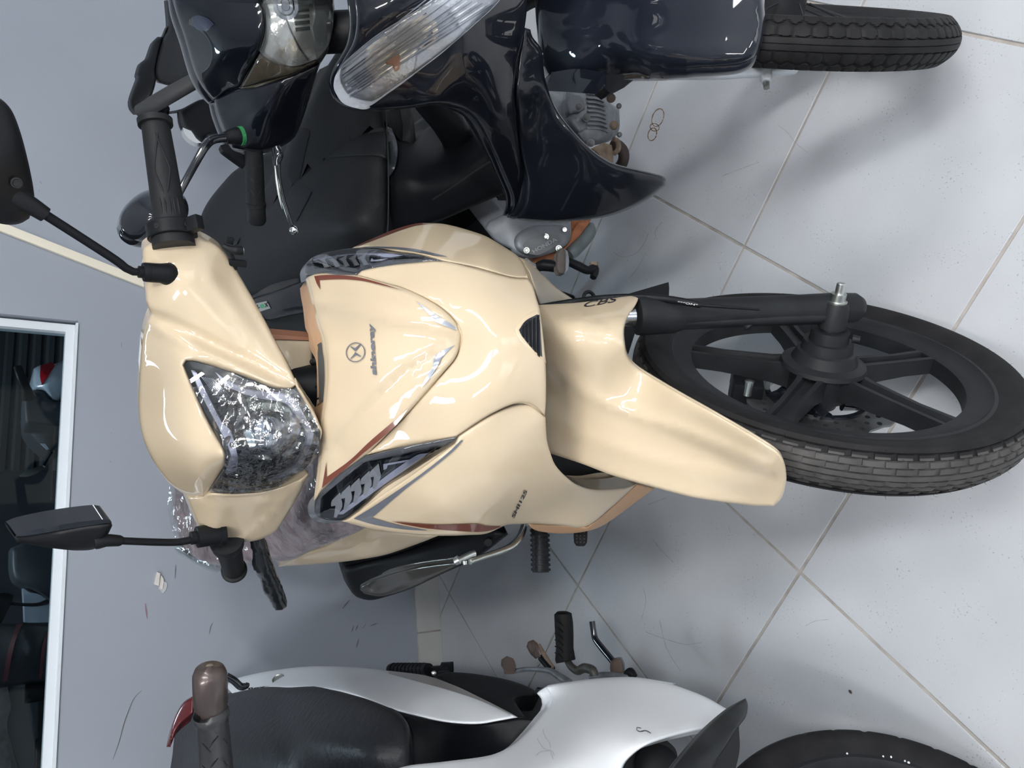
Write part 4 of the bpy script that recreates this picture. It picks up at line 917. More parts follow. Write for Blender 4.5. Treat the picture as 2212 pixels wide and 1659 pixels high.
# ================================================================ black underbone motorcycle
bk = thing('motorcycle', 'glossy black underbone motorcycle with clear headlamp and grey engine', 'motorcycle', (.81, 1.2, 0))
a1 = lambda p: cr(370, 0, 5.53, p)
a2 = lambda p: cr(720, 0, 5.53, p)
a3 = lambda p: cr(250, 60, 5.53, p)
a4 = lambda p: cr(420, 220, 5.53, p)
a5 = lambda p: cr(780, 220, 5.53, p)
a6 = lambda p: cr(1050, 80, 5.53, p)
a7 = lambda p: cr(1000, 400, 5.53, p)
M_bpaint = mat('black_paint', (.005, .0065, .011), .3, spec=.1, coat=1., coat_r=.02)
M_bpearl = mat('dark_pearl_paint', (.010, .013, .021), .4, spec=.1, coat=1., coat_r=.03, noise=.3, nscale=1500)
M_seat = mat('seat_vinyl', (.013, .014, .016), .50, spec=.16, bump=.25, bscale=220)
M_inner = mat('matt_black_panel', (.006, .007, .009), .42, spec=.14, bump=.06, bscale=400)
M_alu = mat('cast_aluminium', (.24, .255, .275), .5, metal=.5, noise=.3, nscale=30, bump=.2, bscale=160)
M_fork = mat('silver_fork_paint', (.62, .65, .69), .35, metal=.4, noise=.05)
M_rust = mat('rusty_orange_paint', (.36, .13, .055), .6, noise=.3, nscale=40)
M_mud = mat('muddy_metal', (.20, .15, .11), .8, noise=.4, nscale=50, bump=.4, bscale=120)
M_refl = mat('headlamp_reflector', (.70, .72, .70), .14, metal=.55, bump=.9, bscale=55)
M_reflr = mat('ribbed_reflector', (.52, .55, .56), .22, metal=.4, bump=.6, bscale=90)
M_smoke = mat('parking_lamp_reflector', (.34, .29, .22), .22, metal=.6, bump=.5, bscale=70)
M_sig = mat('signal_reflector', (.66, .70, .77), .16, metal=.35, bump=.8, bscale=80)

# leg shield
SBK = Surf([(735, -235, .70), (928, -213, .66), (1141, -115, .66), (765, -40, .72), (769, 45, .74), (740, 130, .80), (724, 170, .84), (738, 217, .87), (801, 239, .86), (901, 231, .82), (946, 224, .79), (1000, 237, .80), (1042, 287, .84), (1087, 377, .92), (1107, 446, .99), (1100, 466, 1.01), (1125, 330, .86), (1113, 207, .76), (1117, 134, .72), (1140, 0, .68), (1150, -60, .67), (900, 100, .74), (1000, 100, .70), (850, 20, .70), (1060, 200, .745), (1060, 260, .79), (1000, 0, .67)])
lsb = sheet('leg_shield', [(735, -235), (755, -70)]+a2([(250, 0), (270, 250), (230, 500), (110, 720), (20, 900), (30, 1050), (100, 1200), (250, 1290), (450, 1320), (700, 1310), (1000, 1280), (1250, 1240), (1450, 1280)])+a5([(1300, 150), (1450, 370), (1600, 650), (1700, 870), (1800, 1100), (1810, 1250), (1770, 1360)])+[(1112, 470), (1131, 440), (1137, 390), (1125, 330), (1117, 270), (1113, 207), (1117, 134), (1130, 80), (1140, 0), (1141, -115), (1040, -170), (928, -213)], SBK, M_bpaint, bk, rnd=(9, .012), back=(.01, .02, 0), grid=15)
SWG = Surf([(1130, 80, .72), (1150, 80, .72), (1113, 207, .76), (1175, 152, .74), (1191, 212, .755), (1125, 330, .86), (1234, 279, .76), (1299, 338, .77), (1384, 367, .775), (1436, 388, .79), (1400, 430, .82), (1307, 468, .87), (1199, 478, .93), (1109, 472, 1.0), (1137, 390, .91), (1250, 380, .82), (1190, 330, .83), (1320, 410, .81), (1160, 230, .785)])
wgb = sheet('leg_shield_wing', a6([(440, -120), (530, -90), (555, 0), (670, 160), (690, 400), (720, 560), (780, 730), (880, 920), (1020, 1100), (1200, 1290), (1380, 1430), (1560, 1520), (1850, 1590), (2100, 1655), (2148, 1690), (2152, 1770)])+a7([(2212, 170), (1950, 300), (1700, 380), (1400, 420), (1100, 435), (800, 425), (600, 400)])+[(1131, 440), (1137, 390), (1125, 330), (1117, 270), (1113, 207), (1117, 134)], SWG, mat('satin_black_panel', (.007, .009, .014), .35, spec=.12, coat=.7), bk, rnd=(9, .012), back=(.012, .02, 0), grid=15)
# turn signal
sgo = a2([(100, 790), (200, 680), (500, 432), (800, 240), (1100, 55), (1300, -90), (1500, -220)])+[(1110, -60)]+a2([(1990, 0), (1700, 280), (1400, 540), (1000, 850), (700, 1062), (500, 1200), (400, 1212), (200, 1150), (105, 1030), (72, 930)])
sg = sheet('turn_signal', sgo, SBK, M_sig, bk, off=.002, back=(0, .02, 0), grid=10, step=6, label='clear front turn signal with orange bulb')
for k in range(13):
    u = k/12.
    pa = np.array([75+40*u*3, 820+26*k*1.1]); pb = np.array([1180+60*k, -60+10*k])
    if k in (2, 5): continue
    p = np.array(a2([tuple(pa), tuple(pb)])); n_ = np.array([p[1][1]-p[0][1], -(p[1][0]-p[0][0])]); n_ = n_/np.linalg.norm(n_)*1.3
    sheet('lens_rib', [tuple(p[0]+n_), tuple(p[1]+n_), tuple(p[1]-n_), tuple(p[0]-n_)], SBK, M_chrome if k % 2 else mat('rib_shadow', (.25, .28, .33), .3, metal=.5), sg, off=.009, back=None, grid=8, corner=20)  # alternate strips coloured darker as painted shade between the ribs
sheet('amber_bulb', a2([(630, 735), (740, 670), (790, 650), (800, 690), (790, 820), (750, 840), (715, 760), (650, 750)]), SBK, mat('amber_bulb', (.45, .17, .10), .3), sg, off=.010, back=(0, .004, 0), grid=6, step=4)
sheet('bulb_facets', a2([(400, 560), (620, 420), (660, 460), (1000, 560), (940, 860), (720, 1030), (560, 920)]), SBK, mat('faceted_lens', (.68, .72, .78), .2, metal=.4, bump=1., bscale=160), sg, off=.007, back=None, grid=8)
sheet('lens', sgo, SBK, M_lens, sg, off=.014, back=None, grid=12, step=8, rnd=(8, .010))
# headlamp unit on the turned handlebar
SHC = Surf([(374, 0, 1.02), (372, -60, 1.0), (397, 81, 1.06), (415, 145, 1.10), (446, 201, 1.12), (462, 216, 1.12), (497, 196, 1.08), (518, 188, 1.05), (542, 145, .99), (560, 112, .95), (571, 72, .92), (563, 0, .90), (480, 60, .965), (470, 140, 1.03), (430, 20, .98), (520, 0, .92)])
hc = sheet('handlebar_cover', [(368, -70)]+a1([(20, 0), (50, 150), (150, 450), (250, 800), (330, 980), (420, 1110), (500, 1190), (560, 1185), (700, 1085), (820, 1042), (950, 800), (1050, 620), (1110, 400), (1120, 150), (1070, 0)])+[(558, -70)], SHC, M_bpaint, bk, rnd=(8, .012), back=(.01, .03, 0), grid=12, label='gloss black handlebar cover')
sheet('badge', a1([(250, 200), (320, 180), (440, 220), (510, 290), (420, 365), (310, 340), (255, 265)]), SHC, mat('wing_badge', (.006, .008, .03), .3, coat=.8), hc, off=.0015, back=(0, .002, 0), grid=6)
SHL = Surf([(462, 217, 1.12), (518, 189, 1.05), (587, 175, .98), (641, 157, .95), (694, 133, .93), (677, 181, .97), (660, 238, 1.02), (642, 287, 1.06), (601, 320, 1.09), (528, 327, 1.11), (484, 288, 1.13), (468, 244, 1.13), (560, 240, 1.03), (600, 200, .985)])
lcb = sheet('lower_cover', a1([(505, 1195), (700, 1090), (820, 1050), (1000, 1030), (1200, 968), (1500, 868), (1790, 738), (1760, 810), (1700, 1000)])+a4([(1330, 100), (1230, 370), (1150, 470), (1000, 550), (820, 590), (600, 592), (440, 562)])+a1([(630, 1590), (540, 1350)]), SHL, M_bpaint, bk, rnd=(8, .012), back=(.01, .03, 0), grid=12)
SHN = Surf([(563, 0, .895), (572, 27, .90), (560, 112, .945), (518, 188, 1.045), (587, 173, .975), (641, 155, .945), (694, 131, .925), (713, 94, .905), (722, 36, .885), (718, -60, .87), (640, 40, .885), (560, -60, .88), (620, 120, .925)])
hl_out = [(560, -70)]+a1([(1070, 0), (1120, 150), (1110, 400), (1050, 620), (950, 800), (820, 1040), (900, 1040), (1200, 960), (1500, 862), (1790, 726), (1900, 520), (1955, 200), (1940, 0)])+[(714, -70)]
hd = sheet('headlamp', hl_out, SHN, M_lampdark, bk, off=-.03, back=(0, .05, 0), grid=13, label='clear headlamp with chrome reflector')
sheet('parking_lamp', a1([(1050, 640), (1200, 740), (1400, 800), (1510, 800), (1760, 712), (1500, 850), (1200, 945), (900, 1030), (840, 1030), (960, 820)]), SHN, M_smoke, hd, off=-.012, back=(0, .01, 0), grid=9, step=6)
sheet('main_reflector', [(570, -70)]+a1([(1085, 0), (1130, 150), (1120, 400), (1075, 560), (1180, 680), (1330, 760), (1500, 790), (1750, 700), (1700, 420), (1680, 330), (1720, 180), (1690, 0)])+[(675, -70)], SHN, M_refl, hd, off=-.014, back=(0, .01, 0), grid=8, step=6)
sheet('ribbed_reflector', [(676, -70)]+a1([(1700, 0), (1722, 180), (1690, 330), (1710, 440), (1755, 690), (1890, 510), (1940, 200), (1925, 0)])+[(710, -70)], SHN, M_reflr, hd, off=-.010, back=(0, .01, 0), grid=9, step=6)
c = SHN.pts([(617, 14)], .0)[0]; axl = -(ray(617, 14))
lathe('bulb_socket', c+ray(617, 14)*.012, axl, [(0, .017), (.004, .017), (.0045, .012), (.009, .010), (.0095, .006), (.013, .005)], M_chrome, hd, seg=24)
for q in ([(1380, 220), (1440, 370), (1540, 560), (1650, 720), (1630, 730), (1520, 570), (1425, 380), (1370, 235)],):
    sheet('seam', a1(q), SHN, mat('reflector_seam', (.10, .11, .12), .4), hd, off=-.0125, back=None, grid=6)
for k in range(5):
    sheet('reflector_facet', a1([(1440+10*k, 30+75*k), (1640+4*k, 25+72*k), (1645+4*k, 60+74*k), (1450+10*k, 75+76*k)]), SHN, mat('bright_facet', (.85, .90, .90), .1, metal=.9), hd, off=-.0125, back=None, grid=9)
sheet('outer_lens', hl_out, SHN, M_lens, hd, off=.002, back=None, grid=13, rnd=(8, .010))
# mirror, grip and brake lever
mb = tpx('mirror', [(521, 293, 1.07, 16), (515, 294, 1.07, 19), (505, 295, 1.07, 18), (492, 297, 1.07, 14), (486, 298, 1.07, 13)], M_black, bk, label='black round mirror on a bent stalk')
tpx('green_ring', [(517, 293.6, 1.068, 20), (524, 293, 1.068, 20)], mat('green_paint', (.02, .18, .06), .5, noise=.4, nscale=200), mb, sm=False)
tpx('stalk', [(490, 298, 1.07, 9), (475, 299, 1.07, 9), (458, 303, 1.07, 9), (443, 317, 1.07, 9), (424, 349, 1.075, 8.5), (396, 400, 1.08, 8), (380, 430, 1.085, 8)], M_gblack, mb)
SMB = Surf([(330, 465, 1.06), (260, 475, 1.10), (400, 440, 1.09), (330, 410, 1.10), (330, 520, 1.10)])
sheet('mirror_shell', J_([(1225, 765), (1100, 810), (990, 910), (945, 1010), (965, 1100), (1030, 1160), (1120, 1190), (1220, 1190), (1400, 1150), (1490, 1000), (1500, 900), (1460, 810), (1350, 770)]), SMB, M_gblack, mb, rnd=(14, .012), back=(0, .02, 0), grid=10)
gb = tpx('grip', [(548, 322, 1.10, 19), (549, 350, 1.115, 19.5), (551, 400, 1.14, 19.5), (552.5, 437, 1.16, 19.5), (553, 438, 1.16, 21), (553, 447, 1.165, 21), (553.5, 448, 1.165, 19), (555, 477, 1.18, 19.5), (555, 482, 1.183, 16)], M_grip, bk, sm=False, seg=24, label='patterned black handgrip')
for k in range(3):
    y = 365+k*27
    for s2, x in ((1, 545), (-1, 562)):
        tpx('tread_ridge', [(x-5, y-6*s2-4, 1.098+.0005*y-.18, 1.0), (x+4, y+5*s2-4, 1.098+.0005*y-.18, 1.0)], M_grip, gb, seg=6)
lv = tpx('brake_lever', [(597, 322, 1.06, 14), (600, 335, 1.06, 16), (598, 350, 1.065, 12), (600, 370, 1.07, 8), (604, 400, 1.08, 7.5), (611, 430, 1.09, 7.5), (622, 465, 1.10, 7), (630, 486, 1.105, 6)], M_gblack, bk, flat=.7, label='black front brake lever worn to bare metal')
tpx('worn_edge', [(594, 358, 1.058, 1.5), (597, 385, 1.066, 3), (602, 415, 1.075, 3.2), (608, 442, 1.084, 2), (610, 452, 1.088, 1)], M_steel, lv, seg=8)
lathe('ball_end', W.at(635, 497, 1, 1.107)-ray(635, 497)*.0, (0, 0, 1), [(-.0075, .001), (-.006, .0045), (-.003, .007), (0, .0078), (.003, .007), (.006, .0045), (.0075, .001)], M_chrome, lv, seg=16)
sheet('switch_lever', a4([(310, 520), (400, 490), (450, 570), (610, 640), (600, 760), (560, 740), (330, 570)]), Surf([(480, 310, 1.12), (530, 350, 1.12), (520, 330, 1.12)]), M_black, bk, back=(0, .012, 0), grid=9)
# seat, pad and tail
SSB = Surf([(438, 460, 1.90), (492, 383, 1.82), (528, 355, 1.75), (600, 320, 1.55), (664, 274, 1.42), (736, 243, 1.32), (830, 238, 1.20), (838, 383, 1.12), (836, 473, 1.14), (830, 540, 1.17), (760, 575, 1.27), (661, 602, 1.47), (549, 641, 1.75), (640, 450, 1.36), (740, 400, 1.20), (540, 500, 1.62), (740, 500, 1.20), (790, 300, 1.155), (790, 480, 1.15)])
sb = sheet('seat', [(436, 462), (492, 383), (528, 355), (600, 318), (640, 290), (664, 274), (691, 256), (736, 243), (790, 236), (830, 238), (834, 328), (838, 383), (837, 473), (834, 550), (760, 578), (661, 603), (600, 623), (549, 643), (490, 640), (430, 560)], SSB, M_seat, bk, rnd=(12, .03), back=(.05, .03, -.08), grid=18, label='matt black vinyl seat')
sheet('seat_pad', a4([(1358, 450), (1365, 380), (1400, 300), (1530, 195), (1750, 135), (1900, 95)])+a5([(60, 98), (275, 100), (300, 420), (310, 690), (160, 655)])+a4([(1900, 655), (1700, 665), (1500, 662), (1420, 600), (1370, 520)]), SSB, M_seat, sb, off=.006, rnd=(7, .008), back=(0, .012, 0), grid=12)
sheet('seat_seam', a5([(285, 95), (305, 95), (322, 400), (335, 900), (330, 1400), (322, 1600), (300, 1600), (316, 1400), (318, 900), (305, 400)]), SSB, M_dark, sb, off=.002, back=None, grid=8)
sheet('seat_patch', a4([(1100, 1180), (1215, 930), (1245, 915), (1395, 1080), (1380, 1120), (1220, 1420), (1180, 1400), (1120, 1200)]), SSB, M_inner, sb, off=.003, back=(0, .004, 0), grid=10)
STB = Surf([(549, 643, 1.74), (661, 603, 1.46), (573, 695, 1.70), (676, 665, 1.44), (600, 660, 1.60)])
tb_ = sheet('tail_panel', cr(480, 540, 5.53, [(330, 600), (380, 560), (700, 450), (1000, 335), (1050, 560), (1080, 700), (1060, 730), (800, 780), (520, 845), (400, 780)]), STB, mat('tail_gloss_black', (.005, .006, .009), .3, spec=.1, coat=.35), bk, rnd=(12, .02), back=(.03, .03, 0), grid=10)
sheet('flex_plate', cr(480, 540, 5.53, [(395, 640), (530, 610), (578, 695), (450, 735)]), STB, mat('silver_plate', (.42, .43, .42), .35, metal=.5), tb_, off=.004, back=(0, .002, 0), grid=6)
text_px('lettering', 'L', (557, 667), (562, 665), (-2.0, -8.5), STB, M_dark, tb_, .0055, bold=.03); text_px('lettering', 'e', (563, 666.5), (572, 664), (-2.0, -8.5), STB, mat('green_print', (.03, .30, .14), .5), tb_, .0055, bold=.03); text_px('lettering', 'x', (572.5, 664.5), (580, 661.5), (-2.0, -9), STB, M_dark, tb_, .0055, bold=.03)
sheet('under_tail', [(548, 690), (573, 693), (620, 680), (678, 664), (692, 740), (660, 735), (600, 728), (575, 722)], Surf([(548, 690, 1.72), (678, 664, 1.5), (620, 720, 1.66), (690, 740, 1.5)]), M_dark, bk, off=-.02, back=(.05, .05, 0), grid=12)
# centre tunnel and dark filler behind the shield
STN = Surf([(838, 260, 1.22), (930, 280, 1.20), (990, 233, 1.17), (1042, 287, 1.05), (1087, 377, 1.04), (1107, 446, 1.05), (1000, 480, 1.12), (840, 480, 1.18), (900, 320, 1.13), (900, 400, 1.10), (1000, 350, 1.06)])
tn = sheet('centre_tunnel', a5([(330, 250), (450, 340), (620, 480), (760, 330), (900, 230), (1080, 110), (1180, 70), (1300, 150), (1450, 370), (1600, 650), (1700, 870), (1720, 1100), (1500, 1180), (1000, 1400), (500, 1560), (300, 1560), (320, 900)]), STN, M_inner, bk, rnd=(8, .02), back=(.04, .05, 0), grid=14, label='matt black centre tunnel')
sheet('tunnel_strip', a5([(840, 1165), (1100, 1000), (1380, 800), (1600, 665), (1610, 690), (1400, 815), (1130, 1000), (860, 1175)]), STN, M_dark, tn, off=.002, back=None, grid=9)
sheet('crinkled_boot', a5([(300, 290), (360, 310), (420, 460), (435, 620), (400, 800), (340, 890), (320, 800)]), Surf([(835, 275, 1.14), (858, 330, 1.12), (842, 380, 1.13), (848, 300, 1.13)]), mat('crinkled_plastic', (.03, .036, .045), .25, coat=.5, bump=1., bscale=120), bk, back=(0, .02, 0), grid=8, jitter=.003)
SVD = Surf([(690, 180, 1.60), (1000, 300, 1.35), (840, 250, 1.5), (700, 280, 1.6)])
sheet('dark_filler', [(664, 240), (690, 150), (730, 130), (740, 215), (800, 236), (900, 228), (960, 222), (950, 262), (905, 290), (850, 276), (838, 250), (790, 238)], SVD, M_dark, bk, off=-.10, back=(0, .04, 0), grid=16)  # dark sheet filling in the shade behind the tunnel
# rear wheel with wire spokes
BW = wheel_frame((.81, 1.86, .275), (1, 0, 0))
bwh = bpy.data.objects.new('rear_wheel', None); COL.objects.link(bwh); attach(bwh, bk)
fixn(revolve('tyre', BW, tyre_prof(.275, .042, .215), M_rubber, bwh, 72)); fixn(revolve('rim', BW, [(-.02, .222), (-.02, .205), (.02, .205), (.02, .222)], M_steel, bwh, 60)); lathe('hub', (.75, 1.86, .275), (1, 0, 0), [(0, .06), (.12, .06)], M_alu, bwh)
for k in range(18):
    th = 2*math.pi*k/18; tube('spoke', [wpt(BW, .055, th+(.5 if k % 2 else -.5), .05 if k % 2 else -.05), wpt(BW, .207, th, 0)], .0018, M_steel, bwh, seg=6)
# tail and grab rail behind the headlamp
STL = Surf([(281, 217, 1.93), (340, 80, 1.96), (390, 60, 1.93), (400, 200, 1.80), (440, 170, 1.75), (300, 246, 1.93), (370, 0, 1.97)])
sheet('tail_cover', a3([(600, -330), (700, -330), (780, 0), (860, 250), (960, 560), (700, 690), (520, 660), (470, 560), (480, 400), (560, 120), (620, 0)]), STL, mat('tail_satin_black', (.018, .019, .021), .4, spec=.18), bk, rnd=(10, .02), back=(.02, .03, 0), grid=13)
sheet('tail_end', a3([(620, -30), (575, 110), (500, 108), (440, 170), (370, 360), (290, 420), (250, 560), (262, 590), (200, 760), (170, 870), (185, 960), (240, 1025), (290, 1025), (420, 830), (480, 640), (470, 500), (540, 180)]), STL, M_black, bk, off=.01, rnd=(8, .015), back=(.02, .04, 0), grid=12)
tpx('grab_rail', [(298, 240, 1.92, 13), (330, 226, 1.88, 19), (370, 203, 1.83, 19), (415, 178, 1.78, 18), (450, 160, 1.74, 17)], mat('rail_grey', (.045, .047, .05), .5), bk, flat=.8)
tpx('rail_mount', [(352, 232, 1.9, 14), (350, 254, 1.9, 12)], M_black, bk)
SRP = Surf([(391, 237, 1.86), (437, 312, 1.86), (460, 260, 1.80)])
sheet('rear_lamp_housing', a3([(640, 1000), (780, 970), (1000, 860), (1150, 840), (1220, 1000), (1300, 1270), (1100, 1290), (1030, 1370), (960, 1320), (900, 1240), (830, 1200), (790, 1100), (780, 980)]), SRP, M_black, bk, rnd=(8, .02), back=(.02, .05, 0), grid=11)
sheet('rear_lamp_lens', a3([(800, 1190), (830, 1205), (900, 1230), (960, 1320), (1030, 1375), (960, 1375), (870, 1320), (815, 1250)]), SRP, mat('pale_lens', (.5, .53, .56), .3), bk, off=-.01, back=(0, .02, 0), grid=8)

# front fender, fork, wheel (turned towards the camera)
TH2 = R_(-43); Rm2 = rotm(SAX, TH2); wn2 = Rm2[:, 0]; wc2 = np.array([.806, .60, .262]); W2 = wheel_frame(wc2, wn2)
SB2 = Frame(wc2, Rm2)
_fc = []
for ph in np.radians(np.arange(-12, 72, 7)):
    for off, dr in ((-.055, -.045), (-.050, -.022), (-.035, -.006), (0, 0), (.035, -.006)):
        P3 = SB2.w(np.array([off, -(.302+dr)*math.sin(ph), (.302+dr)*math.cos(ph)])); q_ = proj(P3); _fc.append((q_[0], q_[1], P3[1]))
SFB2 = Surf(_fc+[(1165, 60, .80), (1180, -80, .775), (1186, 181, .85), (1250, 178, .78), (1165, 120, .825), (1240, 60, .735), (1240, -80, .72)], reg=6e-3)
fb = sheet('front_fender', [(1150, -70), (1644, -70), (1652, 0), (1655, 50), (1650, 90), (1640, 115), (1620, 134), (1587, 145), (1500, 153), (1440, 159), (1350, 163), (1240, 172), (1186, 181), (1165, 120)], SFB2, M_bpearl, bk, rnd=(14, .02), back=(0, .012, -.012), grid=15, label='dark pearl front mudguard')
sheet('fender_stay', cr(1050, 80, 5.53, [(740, 540), (780, 420), (1100, 380), (1430, 430), (1425, 500), (1437, 585), (1400, 590), (1100, 570), (770, 555)]), Surf([(1190, 178, .79), (1300, 160, .68), (1305, 185, .68), (1190, 150, .79)]), M_bpaint, bk, back=(.0, .02, 0), grid=10)
sheet('stay_bracket', cr(1050, 80, 5.53, [(1430, 450), (1620, 445), (1660, 460), (1640, 510), (1760, 515), (1560, 620), (1480, 665), (1400, 600), (1440, 585)]), Surf([(1310, 165, .70), (1370, 173, .68), (1315, 195, .71)]), M_black, bk, back=(.0, .02, 0), grid=9)
fk = tpx('fork_leg', [(1400, 160, .70, 11), (1450, 160, .675, 12), (1540, 160, .645, 12), (1600, 158, .64, 11), (1690, 152, .635, 12), (1716, 150, .632, 10)], M_fork, bk, label='silver fork leg')
tpx('axle_lug', [(1655, 150, .632, 13), (1655, 172, .632, 13), (1655, 178, .632, 10)], M_fork, fk, sm=False)
tpx('axle_nut', [(1655, 178, .632, 7.5), (1656, 190, .632, 7)], M_steel, fk, sm=False, seg=6)
def hexd(th, w, r):
    if r < .245: return 0
    q = abs(w)
    if q < .0008: return .0014
    if q < .0085 or q > .0330: return 0
    # two offset rows of six-sided blocks: grooves where two cells are equally near
    pit = .0225; u = th*.272; best = []
    for row, q0 in ((0, .0165), (1, .0315)):
        k0 = math.floor(u/pit-(.5 if row else 0))
        for k in (k0-1, k0, k0+1, k0+2):
            best.append(math.hypot(u-(k+(.5 if row else 0))*pit, (q-q0)*1.25))
    best.append((q-.0005)*1.45 if q < .0165 else 9)
    best.sort()
    return .0028 if best[1]-best[0] < .0030 else 0
hp = [(-.021, RIM-.004), (-.025, RIM+.004), (-.031, RIM+.018), (-.033, RIM+.026)]+[(w, .272-.020*(abs(w)/.032)**2.1) for w in np.linspace(-.0325, .0325, 75)]+[(.033, RIM+.026), (.031, RIM+.018), (.025, RIM+.004), (.021, RIM-.004)]
fixn(revolve('front_tyre', W2, hp, M_rubber, bk, 640, disp=hexd, label='hexagon tread tyre with a worn centre', sharp=50))
fixn(revolve('front_rim', W2, rimp, M_mblack, bk, 96)); fixn(revolve('front_hub', W2, [(-.05, .0), (-.05, .045), (.05, .045), (.05, 0)], M_mblack, bk, 40, closed=False))
for k in range(18):
    th = 2*math.pi*k/18; tube('spoke', [wpt(W2, .05, th+(.45 if k % 2 else -.45), .04 if k % 2 else -.04), wpt(W2, .19, th, 0)], .0016, M_mblack, bk, seg=6)
tube('fork_leg', [wc2+wn2*.085, wc2+wn2*.085+Rm2 @ sl*.40], .02, M_gblack, bk)
tube('steering_column', [wc2+Rm2 @ sl*.45, np.array([.81, 1.02, 1.0])], .03, M_black, bk)

# engine seen below the leg shield
eng = sheet('engine', a6([(960, 600), (1040, 580), (1230, 560), (1400, 590), (1450, 680), (1470, 780), (1590, 860), (1590, 1100), (1500, 1230), (1300, 1290), (1160, 1270), (1020, 1090), (960, 980), (950, 780)]), Surf([(1225, 190, 1.05), (1310, 190, 1.05), (1335, 260, 1.04), (1260, 310, 1.0), (1230, 250, 1.0), (1280, 250, 1.0)]), M_alu, bk, rnd=(16, .03), back=(.06, .06, 0), grid=10, label='finned grey engine cylinder')
ESU = Surf([(1225, 190, 1.05), (1310, 190, 1.05), (1335, 260, 1.04), (1260, 310, 1.0), (1230, 250, 1.0), (1280, 250, 1.0)])
for k in range(10):
    y = 610+k*52
    pts = [(1200+20*math.sin(k*.3), y), (1300+8*k, y+8), (1400+7*k, y+42)]
    sheet('cooling_fin', a6(pts+[(pts[2][0], pts[2][1]+20), (pts[1][0], pts[1][1]+19), (pts[0][0], pts[0][1]+18)]), ESU, M_alu, eng, off=.010, back=(0, .012, 0), grid=8, step=5)
def bolt(px, py, r, d, parent=eng, m=mat('bolt_grey', (.17, .175, .185), .5, metal=.5), ln=.012, nm='bolt'):
    c = W.at(px, py, 1, d); zc = np.linalg.norm(c-CAM); R_b = r*.75*zc/FPX; ax = -ray(px, py)
    return lathe(nm, c, ax, [(-.01, R_b*1.25), (ln*.3, R_b*1.25), (ln*.31, R_b*.85), (ln, R_b*.85), (ln+.001, R_b*.6)], m, parent, seg=12)
bolt(1250, 231, 7, .985); bolt(1267, 254, 9, .985); bolt(1326, 271, 10, .995, m=M_mud); bolt(1320, 212, 10, 1.0, m=M_mud); bolt(1337, 229, 6, 1.0); bolt(1338, 291, 6, 1.0); bolt(1276, 309, 9, .98)
sheet('rocker_cover', a6([(970, 720), (1040, 690), (1120, 700), (1170, 760), (1180, 860), (1120, 900), (1000, 920), (950, 820)]), ESU, mat('dark_alu', (.15, .16, .175), .5, metal=.5), eng, off=.012, back=(0, .015, 0), rnd=(8, .006), grid=8)
sheet('rocker_cover', a6([(1090, 1150), (1220, 1080), (1440, 1130), (1400, 1240), (1250, 1270), (1160, 1250)]), ESU, M_alu, eng, off=.010, back=(0, .015, 0), rnd=(8, .006), grid=8)
ep = tpx('exhaust_pipe', [(1325, 312, 1.0, 14), (1338, 318, 1.0, 13), (1347, 330, 1.0, 12), (1346, 348, 1.01, 12), (1335, 368, 1.03, 12), (1310, 420, 1.06, 12)], mat('rusty_pipe', (.05, .035, .03), .7, noise=.4), bk)
sheet('muddy_bracket', a6([(1260, 1330), (1400, 1260), (1500, 1290), (1520, 1400), (1520, 1500), (1400, 1450), (1330, 1380)]), Surf([(1280, 320, .99), (1325, 340, .99), (1310, 350, .99)]), M_mud, bk, back=(.0, .02, 0), grid=8, jitter=.002)
tpx('horseshoe_clamp', [(1327, 332, .985, 5), (1335, 322, .985, 6), (1334, 306, .985, 6), (1325, 300, .985, 5)], M_mud, bk)
# clutch side: cover, exhaust shield, pedal, stand
ECV = Surf([(1110, 490, 1.08), (1235, 500, 1.08), (1230, 545, 1.08), (1120, 540, 1.08), (1050, 490, 1.12), (1060, 520, 1.12)])
cc = sheet('crankcase', a7([(260, 520), (300, 440), (520, 330), (590, 405), (900, 430), (1290, 430), (1290, 620), (1240, 700), (1100, 790), (880, 850), (700, 830), (560, 760), (380, 660)]), ECV, mat('crankcase_grey', (.26, .275, .30), .5, metal=.3, noise=.1, nscale=40), bk, rnd=(6, .01), back=(.08, .06, 0), grid=12, label='grey crankcase side')
sheet('clutch_cover', a7([(610, 700), (620, 620), (700, 540), (850, 480), (1050, 470), (1200, 480), (1270, 540), (1285, 620), (1230, 720), (1080, 790), (880, 840), (720, 820), (640, 770)]), ECV, mat('clutch_cover_grey', (.24, .255, .28), .45, metal=.35, noise=.12, nscale=30), cc, off=.012, back=(0, .014, 0), rnd=(12, .010), grid=10)
sheet('cover_plate', a7([(720, 720), (800, 630), (980, 580), (1130, 590), (1225, 630), (1100, 730), (960, 810), (880, 835), (760, 810)]), ECV, mat('cover_plate_grey', (.22, .225, .235), .55, metal=.3, noise=.15, nscale=30), cc, off=.0135, back=(0, .003, 0), grid=9)
text_px('lettering', 'HONDA', a7([(850, 815)])[0], a7([(1130, 660)])[0], (-5, -7), ECV, mat('cast_letters', (.50, .52, .55), .4, metal=.5), cc, .0155, bold=.01, label='cast lettering HONDA')
for q in ((990, 615), (760, 778), (1145, 755)):
    p = a7([q])[0]; bolt(p[0], p[1], 7, 1.065, cc, M_steel, .006, 'cover_screw')
p = a7([(1215, 530)])[0]; bolt(p[0], p[1], 5, 1.065, cc, M_steel, .006, 'cover_screw')
sheet('orange_frame_brace', a7([(830, 920), (900, 850), (1100, 800), (1230, 720), (1310, 530), (1370, 440), (1530, 415), (1490, 480), (1380, 620), (1250, 740), (1130, 860), (1000, 915), (870, 945)]), Surf([(1160, 560, 1.10), (1260, 480, 1.10), (1220, 540, 1.10)]), M_rust, bk, back=(.02, .02, 0), rnd=(5, .006), grid=9)
